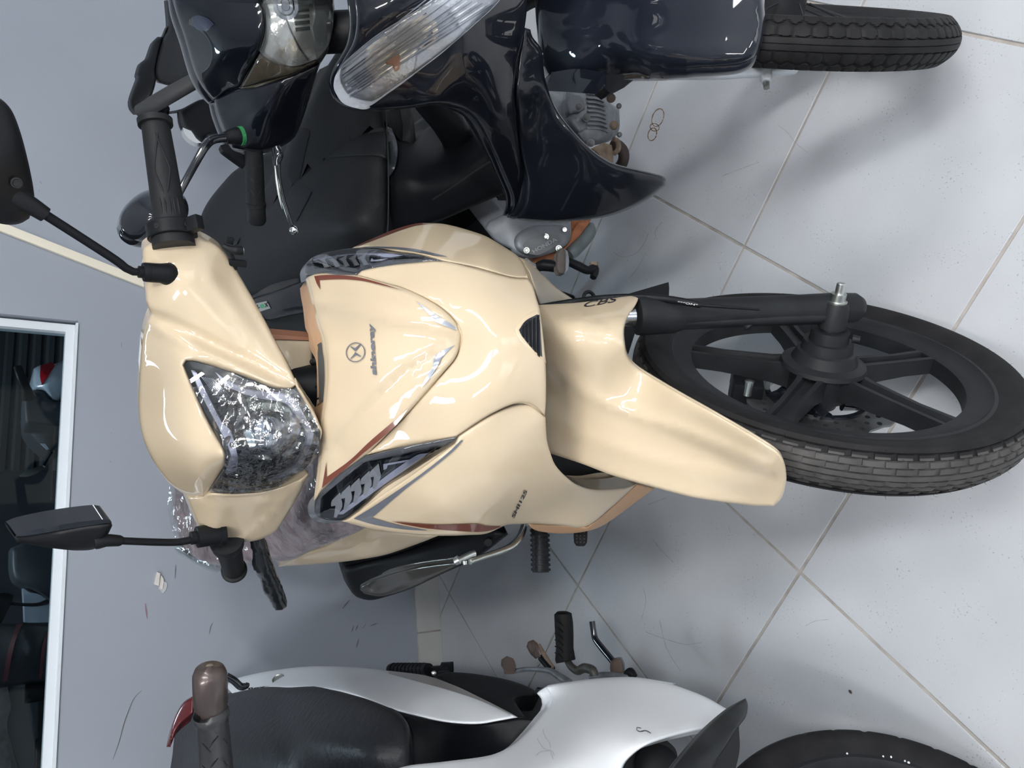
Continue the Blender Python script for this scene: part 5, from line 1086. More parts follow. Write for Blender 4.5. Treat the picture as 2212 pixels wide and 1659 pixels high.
tpx('lower_exhaust', [(1273, 485, 1.12, 10), (1272, 500, 1.12, 16), (1255, 520, 1.12, 19), (1236, 540, 1.12, 19), (1226, 552, 1.12, 14)], mat('dull_exhaust', (.20, .23, .24), .5, metal=.6, noise=.15), bk)
bp = sheet('brake_pedal', a7([(1135, 800), (1170, 755), (1210, 755), (1225, 780), (1225, 1020), (1200, 1062), (1150, 1055), (1125, 1010), (1122, 880)]), Surf([(1213, 540, 1.02), (1215, 590, 1.02), (1205, 570, 1.02)]), mat('pedal_rubber', (.11, .095, .085), .8, bump=.8, bscale=300), bk, rnd=(5, .006), back=(.0, .01, 0), grid=8, label='worn grey brown brake pedal')
sheet('pedal_plate', a7([(1210, 755), (1250, 790), (1268, 900), (1255, 1010), (1205, 1064), (1226, 1020), (1226, 790)]), Surf([(1213, 540, 1.025), (1215, 590, 1.025), (1205, 570, 1.025)]), M_alu, bp, back=(.0, .01, 0), grid=8)
tpx('pedal_arm', [(1160, 577, 1.06, 10), (1175, 573, 1.05, 13), (1195, 575, 1.04, 13), (1206, 578, 1.035, 11)], M_black, bk)
sd = tpx('side_stand', [(1228, 565, 1.06, 9), (1250, 575, 1.055, 10), (1270, 584, 1.05, 9), (1284, 578, 1.05, 9), (1284, 590, 1.05, 9), (1281, 600, 1.05, 7)], M_black, bk, label='black stand leg with a rusty foot')
lathe('rusty_foot', W.at(1282, 567, 1, 1.05), W.at(1284, 582, 1, 1.05)-W.at(1282, 567, 1, 1.05), [(0, .005), (.001, .0085), (.009, .0085)], M_mud, sd)
tube('centre_stand', [(.70, 1.42, .25), (.68, 1.45, .012)], .014, M_black, bk); tube('centre_stand', [(.92, 1.42, .25), (.94, 1.45, .012)], .014, M_black, bk)
box('engine_block', (.81, 1.28, .34), (.10, .15, .11), M_black, bk, bevel=.02)
tube('frame_tube', [(.81, .98, .70), (.81, 1.15, .52), (.81, 1.45, .50), (.81, 1.8, .62)], .03, M_black, bk)
# ================================================================ white underbone motorcycle
wb = thing('motorcycle', 'white underbone motorcycle with black seat and black plastic mud flap', 'motorcycle', (-.33, 1.2, 0))
w1 = lambda p: cr(840, 1400, 3.175, p)
w2 = lambda p: cr(340, 1420, 3.175, p)
w3 = lambda p: cr(1060, 1300, 3.175, p)
w4 = lambda p: cr(1400, 1459, 3.175, p)
w0 = lambda p: cr(300, 1380, 3.16, p)
M_white = mat('white_paint', (.88, .92, .97), .30, coat=.8, coat_r=.06)
M_vinyl = mat('grained_vinyl', (.014, .016, .020), .42, spec=.25, bump=.7, bscale=75)
M_redl = mat('red_lens', (.10, .010, .013), .25, coat=.6)
SWS = Surf([(359, 1640, ('z', .80)), (365, 1584, ('z', .795)), (403, 1533, ('z', .785)), (497, 1500, ('z', .765)), (623, 1487, ('z', .745)), (711, 1488, ('z', .735)), (775, 1503, ('z', .735)), (838, 1529, ('z', .735)), (885, 1576, ('z', .73)), (889, 1649, ('z', .74)), (700, 1600, ('z', .80)), (560, 1600, ('z', .815)), (450, 1620, ('z', .83)), (800, 1640, ('z', .785)), (420, 1720, ('z', .83)), (700, 1720, ('z', .80)), (880, 1720, ('z', .74)), (400, 1800, ('z', .84)), (700, 1800, ('z', .805)), (880, 1800, ('z', .745))],
           ridges=[([(600, 1540), (625, 1600), (650, 1660), (660, 1720)], -.012, 45)])
st = sheet('seat', [(380, 1800), (357, 1720)]+w2([(60, 759), (60, 640), (80, 520), (130, 420), (200, 360), (260, 330), (500, 255), (700, 220), (900, 210), (1130, 212)])+w0([(1500, 390), (1700, 470), (1800, 530), (1850, 620), (1862, 850)])+[(891, 1720), (888, 1800)], SWS, M_vinyl, wb, rnd=(16, .03), back=(0, .04, -.015), grid=15, label='black grained vinyl seat')
tlw = sheet('tail_lamp', w2([(250, 262), (180, 305), (130, 385), (98, 470), (82, 560), (110, 560), (150, 470), (250, 380)]), Surf([(415, 1503, 1.92), (365, 1584, 1.95), (380, 1600, 1.93)]), M_redl, wb, back=(-.02, .03, 0), rnd=(6, .01), grid=9, label='red tail lamp')
SWP = Surf([(497, 1500, ('z', .755)), (623, 1487, ('z', .735)), (711, 1488, ('z', .725)), (838, 1529, ('z', .72)), (518, 1464, ('z', .72)), (585, 1450, ('z', .685)), (664, 1440, ('z', .65)), (743, 1440, ('z', .615)), (840, 1450, ('z', .585)), (919, 1460, ('z', .565)), (982, 1482, ('z', .56)), (1076, 1527, ('z', .55)), (1119, 1550, ('z', .55)), (1029, 1564, ('z', .60)), (903, 1548, ('z', .67)), (900, 1505, ('z', .64)), (740, 1465, ('z', .68))])
sp = sheet('side_panel', w0([(600, 325), (620, 300), (690, 265), (900, 220), (1150, 190), (1400, 190), (1600, 205)])+w1([(60, 165), (250, 192), (450, 260), (600, 330), (750, 405), (885, 475), (750, 500), (600, 522), (400, 510), (200, 470), (50, 430)])+w0([(1700, 475), (1500, 395), (1300, 345), (1100, 336), (850, 345), (640, 372)]), SWP, M_white, wb, rnd=(7, .01), back=(0, .006, 0), grid=13, label='white tail side panel')
sheet('edge_sheen', w1([(0, 155), (250, 188), (450, 256), (600, 326), (750, 401), (880, 470), (780, 425), (600, 350), (400, 285), (200, 230), (0, 175)]), SWP, mat('edge_sheen_grey', (.33, .32, .32), .3, coat=.6), sp, off=.002, back=None, grid=8)  # grey sheen near the panel edge painted as a flat overlay
c = SWP.pts([(601, 1467)], .001)[0]
nv = np.cross(SWP.pts([(606, 1467)])[0]-c, SWP.pts([(601, 1460)])[0]-c); nv *= np.sign(np.dot(nv, CAM-c))
nv = nv/np.linalg.norm(nv)-.8*ray(601, 1467)/np.linalg.norm(ray(601, 1467))
lathe('seat_lock', c, nv, [(-.006, .013), (.001, .013), (.0015, .0115), (.0005, .010), (.001, .004), (.0012, .003)], M_steel, sp, label='round key lock')
text_px('lettering', 'flex', (536, 1491), (575, 1485), (-2, -5), SWP, M_dark, sp, .0035, bold=.02)
sheet('flex_plate', w2([(620, 228), (640, 212), (765, 195), (755, 215)]), SWP, mat('silver_plate', (.42, .43, .42), .35, metal=.5), sp, off=.002, back=None, grid=6)
tpx('rail_hook', [(488, 1460, 1.55, 8), (505, 1470, 1.55, 8), (520, 1483, 1.55, 8), (532, 1481, 1.55, 7), (536, 1475, 1.55, 4)], M_gblack, wb)
SWT = Surf([(856, 1535, ('z', .72)), (1029, 1564, ('z', .60)), (1119, 1551, ('z', .55)), (1158, 1554, ('z', .53)), (1111, 1606, ('z', .56)), (1060, 1631, ('z', .58)), (890, 1652, ('z', .66)), (887, 1590, ('z', .69)), (960, 1600, ('z', .62))])
tnw = sheet('centre_tunnel', w1([(50, 432), (200, 472), (400, 512), (600, 524), (750, 502), (885, 478), (1010, 488), (960, 570), (880, 660), (700, 745), (400, 790), (160, 815), (155, 600), (110, 500)]), SWT, M_inner, wb, off=-.016, rnd=(8, .004), back=(0, .02, 0), grid=13, label='matt black centre tunnel')
SWL = Surf([(859, 1659, .86), (890, 1652, .87), (1060, 1631, .90), (1111, 1606, .93), (1142, 1576, .96), (1186, 1523, 1.0), (1189, 1504, 1.02), (1180, 1482, 1.03), (1240, 1471, 1.0), (1312, 1464, .96), (1375, 1463, .92), (1431, 1471, .885), (1526, 1506, .83), (1570, 1531, .81), (1526, 1574, .76), (1400, 1608, .735), (1340, 1659, .74), (1250, 1560, .86), (1200, 1640, .80), (1350, 1540, .825), (1000, 1720, .80), (1000, 2085, .74), (1290, 2080, .70), (845, 2000, .80), (1320, 1850, .72), (1300, 1510, .90), (1450, 1530, .81)])
lsw = sheet('leg_shield', w1([(60, 824), (160, 801), (400, 776), (700, 733), (860, 656), (960, 561), (1060, 440), (1100, 390), (1112, 350), (1105, 310), (1075, 272), (1092, 254), (1270, 225)])+w3([(800, 520), (1000, 518), (1270, 560)])+w4([(100, 40), (250, 90), (400, 150), (540, 230), (545, 250), (470, 345), (400, 365), (200, 410), (0, 475)])+[(1365, 1632), (1345, 1660), (1325, 1760), (1318, 1900), (1290, 2150), (1000, 2160), (842, 2120), (835, 1760)], SWL, M_white, wb, rnd=(8, .01), back=(-.01, .025, 0), grid=15, label='white leg shield')
def penline(pts, w_, surf, m, nm):
    P = smooth_loop(pts, 4, 90, closed=False); T = np.gradient(P, axis=0); T /= np.linalg.norm(T, axis=1)[:, None]+1e-9; N = np.c_[-T[:, 1], T[:, 0]]
    sheet(nm, [tuple(p) for p in np.r_[P+N*w_, (P-N*w_)[::-1]]], surf, m, wb, off=.0015, back=None, grid=6, step=3, corner=60)
M_ink = mat('black_ink', (.01, .01, .012), .5)
penline([(1385, 1573), (1376, 1571), (1375, 1576), (1382, 1580), (1390, 1579)], .7, SWL, M_ink, 'pen_mark')
penline([(1384, 1580), (1393, 1578), (1400, 1580), (1406, 1584)], .8, SWL, M_ink, 'pen_mark')
M_scr = mat('paint_scratch', (.50, .53, .58), .6)
for q in ([(1173, 1575), (1177, 1590), (1187, 1605), (1189, 1615)], [(1160, 1595), (1168, 1608), (1177, 1618), (1190, 1622)], [(1158, 1632), (1170, 1623), (1192, 1623), (1197, 1632)], [(1188, 1618), (1195, 1640)]): penline(q, .9, SWL, M_scr, 'scratch')
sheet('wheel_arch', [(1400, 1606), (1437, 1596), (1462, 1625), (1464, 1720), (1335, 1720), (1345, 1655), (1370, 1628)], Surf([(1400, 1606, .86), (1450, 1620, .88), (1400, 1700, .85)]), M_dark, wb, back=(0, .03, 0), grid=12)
lathe('fork_bearing_cover', W.at(1420, 1660, 1, .82), ray(1420, 1660)*-1, [(-.02, .03), (.0, .03), (.004, .02)], M_black, wb)
SFL = Surf([(1611, 1509, .74), (1616, 1522, .74), (1595, 1569, .70), (1541, 1659, .66), (1453, 1659, .66), (1532, 1566, .71), (1576, 1528, .73), (1530, 1620, .665), (1500, 1720, .63)])
mf = sheet('mud_flap', w4([(668, 156), (684, 200), (672, 280), (622, 350), (540, 480), (450, 635)])+[(1520, 1720), (1415, 1720)]+w4([(170, 635), (300, 470), (420, 340), (560, 220)]), SFL, mat('satin_grey_flap', (.016, .018, .02), .38, spec=.2), wb, rnd=(7, .006), back=(-.004, .01, 0), grid=13, label='dark grey plastic mud flap')
sheet('flap_inside', w4([(622, 345), (628, 500), (600, 640)])+[(1570, 1720), (1520, 1720)]+w4([(450, 640), (540, 480)]), Surf([(1595, 1569, .72), (1598, 1616, .71), (1560, 1700, .68)]), M_black, mf, back=(-.004, .01, 0), grid=10)
# front wheel, turned like its neighbour's
Rm3 = rotm(SAX, R_(-40)); wn3 = Rm3[:, 0]; wc3 = np.array([-.462, .632, .262]); W3 = wheel_frame(wc3, wn3)
whw = bpy.data.objects.new('front_wheel', None); COL.objects.link(whw); attach(whw, wb)
def shoulder(th, w, r):
    q = abs(w); ph = (th*34/(2*math.pi)) % 1
    return .0022 if r > .238 and q > .020 and ph < .10 else 0
fixn(revolve('tyre', W3, [(-.021, RIM-.004), (-.025, RIM+.004), (-.031, RIM+.018), (-.033, RIM+.026)]+[(w, .272-.0145*(abs(w)/.032)**2.2) for w in np.linspace(-.0322, .0322, 25)]+[(.033, RIM+.026), (.031, RIM+.018), (.025, RIM+.004), (.021, RIM-.004)], M_rubber, whw, 340, disp=shoulder, sharp=45))
fixn(revolve('rim', W3, rimp, M_mblack, whw, 120)); fixn(revolve('hub', W3, hubp, M_mblack, whw, 48, closed=False))
for k in range(5):
    th = .5+1.2566*k; tube('spoke', [wpt(W3, .04, th, 0), wpt(W3, .19, th, 0)], .015, M_mblack, whw, seg=10)
V_, F_t = text_mesh('PIRELLI', .01, 0, 1.15); wtx = V_[:, 0].max(); P_ = []
for x, y in V_:
    th = wheel_frame and .62-(x/wtx)*.62; r = RIM+.012+y*.016; P_.append(wpt(W3, r, th, .0318+.0010))
FFt = []
for f in F_t:
    a, b, c2 = P_[f[0]], P_[f[1]], P_[f[2]]; FFt.append(f if np.dot(np.cross(b-a, c2-a), wn3) > 0 else f[::-1])
th_c = math.atan2(np.dot(ray(1800, 1600), W3[3]), np.dot(ray(1800, 1600), W3[2]))
link('sidewall_lettering', P_, FFt, mat('raised_rubber', (.035, .035, .037), .6), whw, smooth=False)
for k in range(5):
    d_ = ray([1908, 1925, 1955, 1963, 1830][k], [1633, 1634, 1643, 1646, 1627][k]); t_ = np.dot(wc3+wn3*.0240-CAM, wn3)/np.dot(d_, wn3); p = CAM+d_*t_
    lathe('paint_chip', p-wn3*.001, wn3, [(0, .0016+.0006*(k % 2)), (.0014, .001)], M_frame, whw, seg=7)
for s2 in (1, -1): tube('fork_leg', [wc3+wn3*.09*s2, wc3+wn3*.09*s2+Rm3 @ sl*.55], .02, M_mblack, wb)
tube('steering_column', [wc3+Rm3 @ sl*.40, wc3+Rm3 @ sl*.80], .03, M_black, wb)
# hand grip with its bar end
gw = tpx('grip', [(455, 1538, .887, 30), (456, 1539, .887, 37), (457, 1549, .889, 38), (457.5, 1550, .889, 33), (460, 1568, .90, 33), (466, 1640, .93, 34), (472, 1720, .96, 35)], mat('worn_grip_rubber', (.028, .029, .032), .38, bump=.12, bscale=160), wb, sm=False, seg=28, label='black handgrip with chevron tread')
be = tpx('bar_end', [(453, 1439, .855, 10), (453, 1441, .855, 22), (453, 1447, .857, 31), (453, 1458, .86, 35.5), (454, 1480, .867, 36), (455, 1515, .880, 36), (455, 1524, .884, 33), (455, 1525, .884, 21), (455, 1545, .888, 21)], mat('brown_anodised_metal', (.085, .066, .062), .35, metal=.5, coat=.3), wb, sm=False, seg=32, label='brown metal bar end weight')
lathe('end_screw', W.at(453, 1438, 1, .8548), W.at(453, 1430, 1, .853)-W.at(453, 1438, 1, .8548), [(-.003, .0035), (.0002, .0035), (.0003, .002)], M_steel, be, seg=14)
for k in range(3):
    y = 1590+48*k
    tpx('tread_ridge', [(471, y, .875+.0003*(y-1560), 1.0), (458, y+16, .868+.0003*(y-1560), 2.2), (449, y+30, .872+.0003*(y-1560), 1.0)], M_grip, gw, seg=8)
    tpx('tread_ridge', [(437, y+16, .885+.0003*(y-1560), 1.0), (447, y+27, .875+.0003*(y-1560), 2.0), (455, y+36, .870+.0003*(y-1560), 1.0)], M_grip, gw, seg=8)
    tpx('tread_ridge', [(483, y+6, .882+.0003*(y-1560), 1.0), (491, y+16, .892+.0003*(y-1560), 1.6)], M_grip, gw, seg=8)
# pillion peg and black swing arm cover
pp = tpx('pillion_peg', [(845, 1446, ('z', .34), 12), (860, 1446, ('z', .34), 12), (926, 1446, ('z', .34), 13)], M_black, wb, label='black ribbed pillion foot peg')
for k in range(9): tpx('rib', [(850+k*8, 1446, ('z', .34), 14), (853+k*8, 1446, ('z', .34), 14)], M_black, pp, sm=False, seg=12)
sheet('peg_bracket', w1([(275, 130), (300, 122), (355, 118), (360, 97), (443, 92), (446, 158), (420, 165), (330, 190), (285, 188)]), Surf([(926, 1440, ('z', .34)), (980, 1435, ('z', .33)), (950, 1455, ('z', .33))]), M_black, pp, back=(-.02, .02, 0), rnd=(4, .004), grid=8)
lathe('pivot_pin', W.at(937, 1454, 2, .35), -ray(937, 1454), [(-.004, .006), (.003, .006), (.004, .004)], M_steel, pp, seg=12)
SWC = Surf([(941, 1460, ('z', .42)), (1029, 1457, ('z', .36)), (1139, 1483, ('z', .32)), (1164, 1498, ('z', .32)), (1133, 1548, ('z', .45)), (1050, 1500, ('z', .45))])
sheet('swing_arm_cover', w1([(310, 195), (360, 172), (420, 164), (600, 178), (800, 214), (950, 264), (1032, 310), (1034, 328), (900, 335), (855, 352), (890, 410), (940, 478), (870, 478), (700, 390), (500, 290)]), SWC, M_inner, wb, rnd=(7, .012), back=(-.03, .03, 0), grid=12)
sheet('engine_side', w1([(1034, 330), (1075, 275), (1110, 330), (1095, 395), (1000, 500), (920, 490), (880, 380)]), Surf([(1165, 1504, ('z', .28)), (1185, 1500, ('z', .28)), (1130, 1540, ('z', .30))]), mat('shaded_alu', (.14, .145, .15), .6, metal=.4, noise=.2), wb, back=(0, .03, 0), grid=10)  # shade put into a darker copy of the aluminium colour
# foot controls by the floor
FZ = ('z', .24)
gp = tpx('gear_pedal', [(1112, 1450, FZ, 5), (1135, 1446, FZ, 5), (1160, 1446, FZ, 5), (1188, 1449, FZ, 6), (1206, 1460, FZ, 8), (1230, 1476, FZ, 9)], M_alu, wb, label='grey gear pedal arm')
sheet('pedal_pad', w3([(75, 440), (78, 400), (115, 375), (155, 390), (175, 440), (158, 496), (98, 496), (95, 470)]), Surf([(1085, 1440, ('z', .25)), (1112, 1440, ('z', .25)), (1100, 1456, ('z', .25))]), mat('worn_brown_rubber', (.13, .09, .075), .8, bump=.8, bscale=400), gp, back=(0, .012, -.006), rnd=(4, .004), grid=8)
rp = tpx('rear_pedal', [(1170, 1420, ('z', .20), 9), (1180, 1432, ('z', .20), 9), (1192, 1446, ('z', .2), 9)], M_black, wb, label='rusty black rear pedal')
sheet('pedal_pad', w3([(250, 310), (262, 275), (295, 263), (322, 285), (330, 340), (345, 375), (310, 392), (280, 365)]), Surf([(1141, 1400, ('z', .21)), (1163, 1400, ('z', .21)), (1155, 1420, ('z', .21))]), mat('rust_worn_steel', (.10, .07, .06), .7, noise=.5, nscale=60), rp, back=(0, .01, -.005), rnd=(4, .004), grid=8)
tpx('return_spring', [(1164, 1393, ('z', .2), 4), (1176, 1415, ('z', .2), 5), (1195, 1443, ('z', .2), 4)], M_mud, rp)
fp = tpx('foot_peg', [(1216, 1322, ('z', .26), 13), (1216, 1326, ('z', .26), 19), (1218, 1345, ('z', .26), 20), (1219, 1370, ('z', .26), 20), (1220, 1400, ('z', .26), 19), (1221, 1424, ('z', .26), 22), (1222, 1429, ('z', .26), 21)], M_rubber, wb, sm=False, seg=20, label='ribbed rubber rider foot peg')
for k in range(6): tpx('tread_ridge', [(1199, 1340+k*14, ('z', .275), 1.2), (1208, 1345+k*14, ('z', .279), 2.2), (1216, 1353+k*14, ('z', .281), 1.2)], M_rubber, fp, seg=8)
tpx('peg_arm', [(1226, 1428, ('z', .25), 7), (1234, 1440, ('z', .25), 8), (1248, 1449, ('z', .25), 9), (1262, 1443, ('z', .25), 10), (1280, 1448, ('z', .25), 10), (1284, 1460, ('z', .25), 9)], mat('scuffed_black_steel', (.05, .048, .046), .5, noise=.3), fp)
ss = tpx('stand_rod', [(1279, 1342, ('z', .16), 6.5), (1282, 1362, ('z', .16), 6.5), (1286, 1380, ('z', .16), 7), (1300, 1399, ('z', .16), 7.5), (1318, 1421, ('z', .16), 7.5), (1330, 1436, ('z', .16), 7.5)], M_gblack, wb, label='black side stand arm')
sheet('gear_pad', w3([(830, 460), (838, 410), (865, 387), (890, 395), (905, 450), (905, 500), (880, 515), (838, 505)]), Surf([(1321, 1440, ('z', .20)), (1345, 1440, ('z', .20)), (1335, 1460, ('z', .20))]), mat('worn_brown_rubber', (.13, .09, .075), .8), wb, back=(.0, .01, -.004), rnd=(4, .004), grid=7)
sheet('gear_pad_plate', w3([(865, 385), (900, 382), (918, 420), (918, 490), (905, 505), (906, 450), (890, 393)]), Surf([(1321, 1440, ('z', .195)), (1345, 1440, ('z', .195)), (1335, 1460, ('z', .195))]), M_alu, wb, back=(.0, .01, -.004), grid=7)
tpx('gear_shaft', [(1276, 1464, ('z', .2), 6), (1300, 1458, ('z', .2), 6), (1335, 1458, ('z', .2), 6), (1362, 1462, ('z', .2), 9)], M_alu, wb)
tpx('shaft_boot', [(1352, 1455, ('z', .2), 6), (1362, 1452, ('z', .2), 10), (1370, 1462, ('z', .2), 8)], M_black, wb)
# unseen bulk: rear wheel, frame, stand
axb = np.array([0., 1., 0]); nb = np.array([1., 0, 0])
cw = np.array([-.44, .63, 0])+axb*1.20; cw[2] = .275; RW3 = wheel_frame(cw, nb)
fixn(revolve('rear_tyre', RW3, tyre_prof(.275, .042, .215), M_rubber, wb, 60)); lathe('rear_hub', cw-nb*.08, nb, [(0, .05), (.16, .05)], M_mblack, wb)
fixn(revolve('rear_rim', RW3, [(-.02, .22), (-.02, .195), (.02, .195), (.02, .22)], M_steel, wb, 48))
for k in range(6): tube('rear_spoke', [wpt(RW3, .04, 1.047*k, 0), wpt(RW3, .205, 1.047*k, 0)], .012, M_mblack, wb, seg=8)
c = np.array([-.44, .63, .33])+axb*.62; box('engine', c, (.09, .15, .11), M_black, wb, ax=[nb, axb, (0, 0, 1)], bevel=.02)
tube('frame_tube', [np.array([-.44, .63, .62])+axb*.38, np.array([-.44, .63, .45])+axb*.6, np.array([-.44, .63, .45])+axb*.9, np.array([-.44, .63, .62])+axb*1.2], .03, M_black, wb)
for s2 in (-1, 1): tube('centre_stand', [np.array([-.44, .63, .25])+axb*.8+nb*.1*s2, np.array([-.44, .63, .012])+axb*.83+nb*.13*s2], .014, M_black, wb)

# ================================================================ far halves of the two neighbours (same panels mirrored about each machine's own centre plane)
def mirror_part(o, parent, p0, n, keep=True):
    p0 = np.array(p0, float); n = np.array(n, float)/np.linalg.norm(n)
    me = o.data; V = np.array([v.co[:] for v in me.vertices]).reshape(-1, 3)
    d = (V-p0) @ n; F = [list(f.vertices) for f in me.polygons]
    if keep:
        side = np.sign(np.median(d)); F = [f for f in F if np.mean(d[f])*side > 0]
    if not F: return None
    V2 = V-2*d[:, None]*n
    used = sorted({i for f in F for i in f}); ix = {a: k for k, a in enumerate(used)}
    q = link(o.name.split('.')[0], V2[used], [[ix[i] for i in f[::-1]] for f in F], me.materials[0], parent, autosharp=50)
    if 'label' in o: q['label'] = o['label']
    for ch in list(o.children):
        if ch.type == 'MESH': mirror_part(ch, q, p0, n, keep)
    return q
def shift_part(o, parent, tv, swap=None):
    q = o.copy(); q.data = o.data.copy(); COL.objects.link(q); attach(q, parent)
    for v in q.data.vertices: v.co += Vector(tv)
    if swap:
        for k, m in enumerate(q.data.materials):
            if m == swap[0]: q.data.materials[k] = swap[1]
    if 'label' in q and swap: q['label'] = q['label'].replace('cream', 'white')
    for ch in list(o.children):
        if ch.type == 'MESH' and ch.name.split('.')[0] != 'lettering': shift_part(ch, q, tv, swap)
    return q
for o in (lsb, wgb, sg, sb, tb_): mirror_part(o, bk, (.81, 0, 0), (1, 0, 0))
for o in (hc, lcb, hd): mirror_part(o, bk, W.at(617, 10, 1, .885), Rm2[:, 0])
NW, PW = np.array([1, 0, -.114]), np.array([-.44, 0, .26])
for o in (st, sp, lsw, tnw, tlw): mirror_part(o, wb, PW, NW)
TV = np.array([-.665, .005, -.065])
for o in list(bike.children):
    b_ = o.name.split('.')[0]
    if o.type == 'MESH' and (b_ in ('handlebar_cover', 'lower_cover', 'headlamp', 'lens_lip') or (b_ == 'grip' and o.name != 'grip')): shift_part(o, wb, TV, (M_beige, M_white))
shift_part(fd, wb, wc3-wc, (M_beige, M_white))
# ================================================================ dim room behind the window
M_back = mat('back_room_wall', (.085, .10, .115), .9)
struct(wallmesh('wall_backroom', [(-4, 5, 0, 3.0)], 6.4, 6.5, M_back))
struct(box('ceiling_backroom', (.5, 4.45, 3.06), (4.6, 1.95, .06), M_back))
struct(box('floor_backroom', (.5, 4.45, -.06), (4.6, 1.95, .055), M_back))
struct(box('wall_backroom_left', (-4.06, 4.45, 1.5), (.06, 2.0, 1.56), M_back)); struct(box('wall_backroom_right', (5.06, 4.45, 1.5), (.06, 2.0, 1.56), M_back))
bl2 = thing('louvre_shutter', 'dark louvred shutter on the far wall of the back room', 'shutter', (1.9, 6.36, .6))
for k in range(9): box('slat', (1.9, 6.37, .45+.085*k), (.9, .015, .022), mat('shutter_slat', (.20, .23, .25), .6), bl2, ax=[(1, 0, 0), (0, .8, .6), (0, -.6, .8)])
def v0(p): return cr(0, 600, 5.53, p)
def v1(p): return cr(0, 900, 5.53, p)
def v2(p): return cr(0, 1200, 3.615, p)
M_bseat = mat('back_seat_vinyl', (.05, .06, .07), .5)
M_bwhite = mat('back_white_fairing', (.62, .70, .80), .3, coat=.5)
def stand_for(t, x, y, z, m=M_back):           # wheels and frame that carry the visible top
    wf = wheel_frame((x, y, .27), (.96, .28, 0)); fixn(revolve('wheel', wf, tyre_prof(.27, .04, .2), M_rubber, t, 40)); lathe('hub', (x-.06, y, .27), (.96, .28, 0), [(0, .05), (.12, .05)], M_mblack, t)
    for k in range(5): tube('spoke', [wpt(wf, .04, 1.256*k, 0), wpt(wf, .21, 1.256*k, 0)], .012, M_mblack, t, seg=6)
    tube('frame_tube', [(x, y, .27), (x, y+.02, z)], .03, M_black, t)
D1 = 3.0
S1 = Surf([(72, 820, D1), (145, 780, D1+.1), (120, 865, D1), (110, 820, D1-.06)])
t1 = thing('parked_motorcycle', 'white tail and red lamp of a motorcycle behind the window glass', 'motorcycle', tuple(W.at(110, 820, 1, D1)*np.array([1, 1, 0])), 'motorcycles kept in the back room')
sheet('tail_fairing', v0([(400, 1090), (480, 1042), (640, 1030), (800, 960), (900, 1000), (900, 1300), (780, 1370), (690, 1470), (630, 1460), (530, 1340), (490, 1330), (410, 1330), (385, 1260)]), S1, M_bwhite, t1, rnd=(6, .03), back=(0, .2, 0), grid=9)
sheet('tail_lamp', v0([(485, 1045), (620, 1010), (658, 1050), (560, 1190), (500, 1270), (478, 1180)]), S1, mat('bright_red_lens', (.55, .02, .03), .2, coat=1.), t1, off=.015, back=(0, .03, 0), grid=7)
tpx('handlebar', [(38, 792, D1-.1, 8), (45, 812, D1-.1, 9), (56, 838, D1-.08, 9), (62, 858, D1-.05, 14)], M_black, t1)
sheet('seat', v0([(285, 1400), (420, 1330), (540, 1340), (640, 1460), (760, 1480), (900, 1490), (900, 1800), (300, 1750), (280, 1560)]), Surf([(60, 855, D1), (120, 870, D1), (100, 910, D1)]), M_bseat, t1, rnd=(8, .04), back=(0, .15, 0), grid=10)
p = W.at(110, 850, 1, D1); stand_for(t1, p[0], p[1]+.1, p[2])
t2 = thing('parked_motorcycle', 'dark seat and chrome mirror of a motorcycle behind the window glass', 'motorcycle', tuple(W.at(95, 930, 1, 3.8)*np.array([1, 1, 0])), 'motorcycles kept in the back room')
S2 = Surf([(0, 850, 3.75), (150, 850, 3.75), (0, 1000, 3.75), (150, 1000, 3.75), (100, 930, 3.7)])
sheet('seat', v1([(275, -60), (300, 150), (420, 300), (560, 420), (620, 440), (760, 380), (900, 300), (900, -100), (500, -140)]), S2, M_bseat, t2, rnd=(10, .05), back=(0, .2, 0), grid=11)
sheet('mirror_glass', v1([(225, 715), (300, 650), (500, 585), (520, 620), (440, 680), (320, 720)]), Surf([(40, 1030, 3.6), (95, 1008, 3.6), (70, 1035, 3.6)]), mat('dull_mirror', (.45, .42, .38), .15, metal=.9), t2, back=(0, .01, 0), grid=6)
tpx('mirror_stalk', [(94, 1008, 3.6, 3), (104, 990, 3.65, 2.5), (112, 978, 3.7, 2.5)], M_gblack, t2)
sheet('tail_glint', v1([(480, 320), (540, 325), (585, 385), (560, 395)]), S2, M_bwhite, t2, off=.03, back=(0, .01, 0), grid=5)  # glint painted in as a small white sliver
p = W.at(100, 940, 1, 3.85); stand_for(t2, p[0], p[1]+.15, p[2])
t3 = thing('parked_motorcycle', 'pale blue tail below a rounded black seat behind the window glass', 'motorcycle', tuple(W.at(75, 1290, 1, 3.0)*np.array([1, 1, 0])), 'motorcycles kept in the back room')
S3 = Surf([(0, 1150, 3.25), (150, 1150, 3.25), (150, 1360, 3.25), (0, 1360, 3.25), (80, 1260, 3.2)])
sheet('seat', v2([(85, -60), (85, 90), (110, 190), (180, 240), (300, 300), (380, 360), (520, 400), (520, -80), (300, -130)]), S3, M_bseat, t3, rnd=(8, .05), back=(0, .2, 0), grid=10)
sheet('tail_fairing', v2([(180, 255), (235, 290), (300, 300), (380, 370), (400, 520), (230, 525), (195, 520), (190, 400)]), S3, M_bwhite, t3, off=-.02, back=(0, .1, 0), grid=8)
sheet('mirror', v2([(-60, 300), (60, 292), (105, 310), (95, 360), (60, 430), (10, 530), (-60, 540)]), Surf([(0, 1300, 3.1), (25, 1300, 3.1), (10, 1340, 3.1)]), M_black, t3, back=(0, .03, 0), grid=8)
tpx('mirror_stalk', [(22, 1303, 3.1, 4), (50, 1306, 3.13, 3.5), (80, 1306, 3.16, 4), (100, 1301, 3.2, 6)], M_gblack, t3)
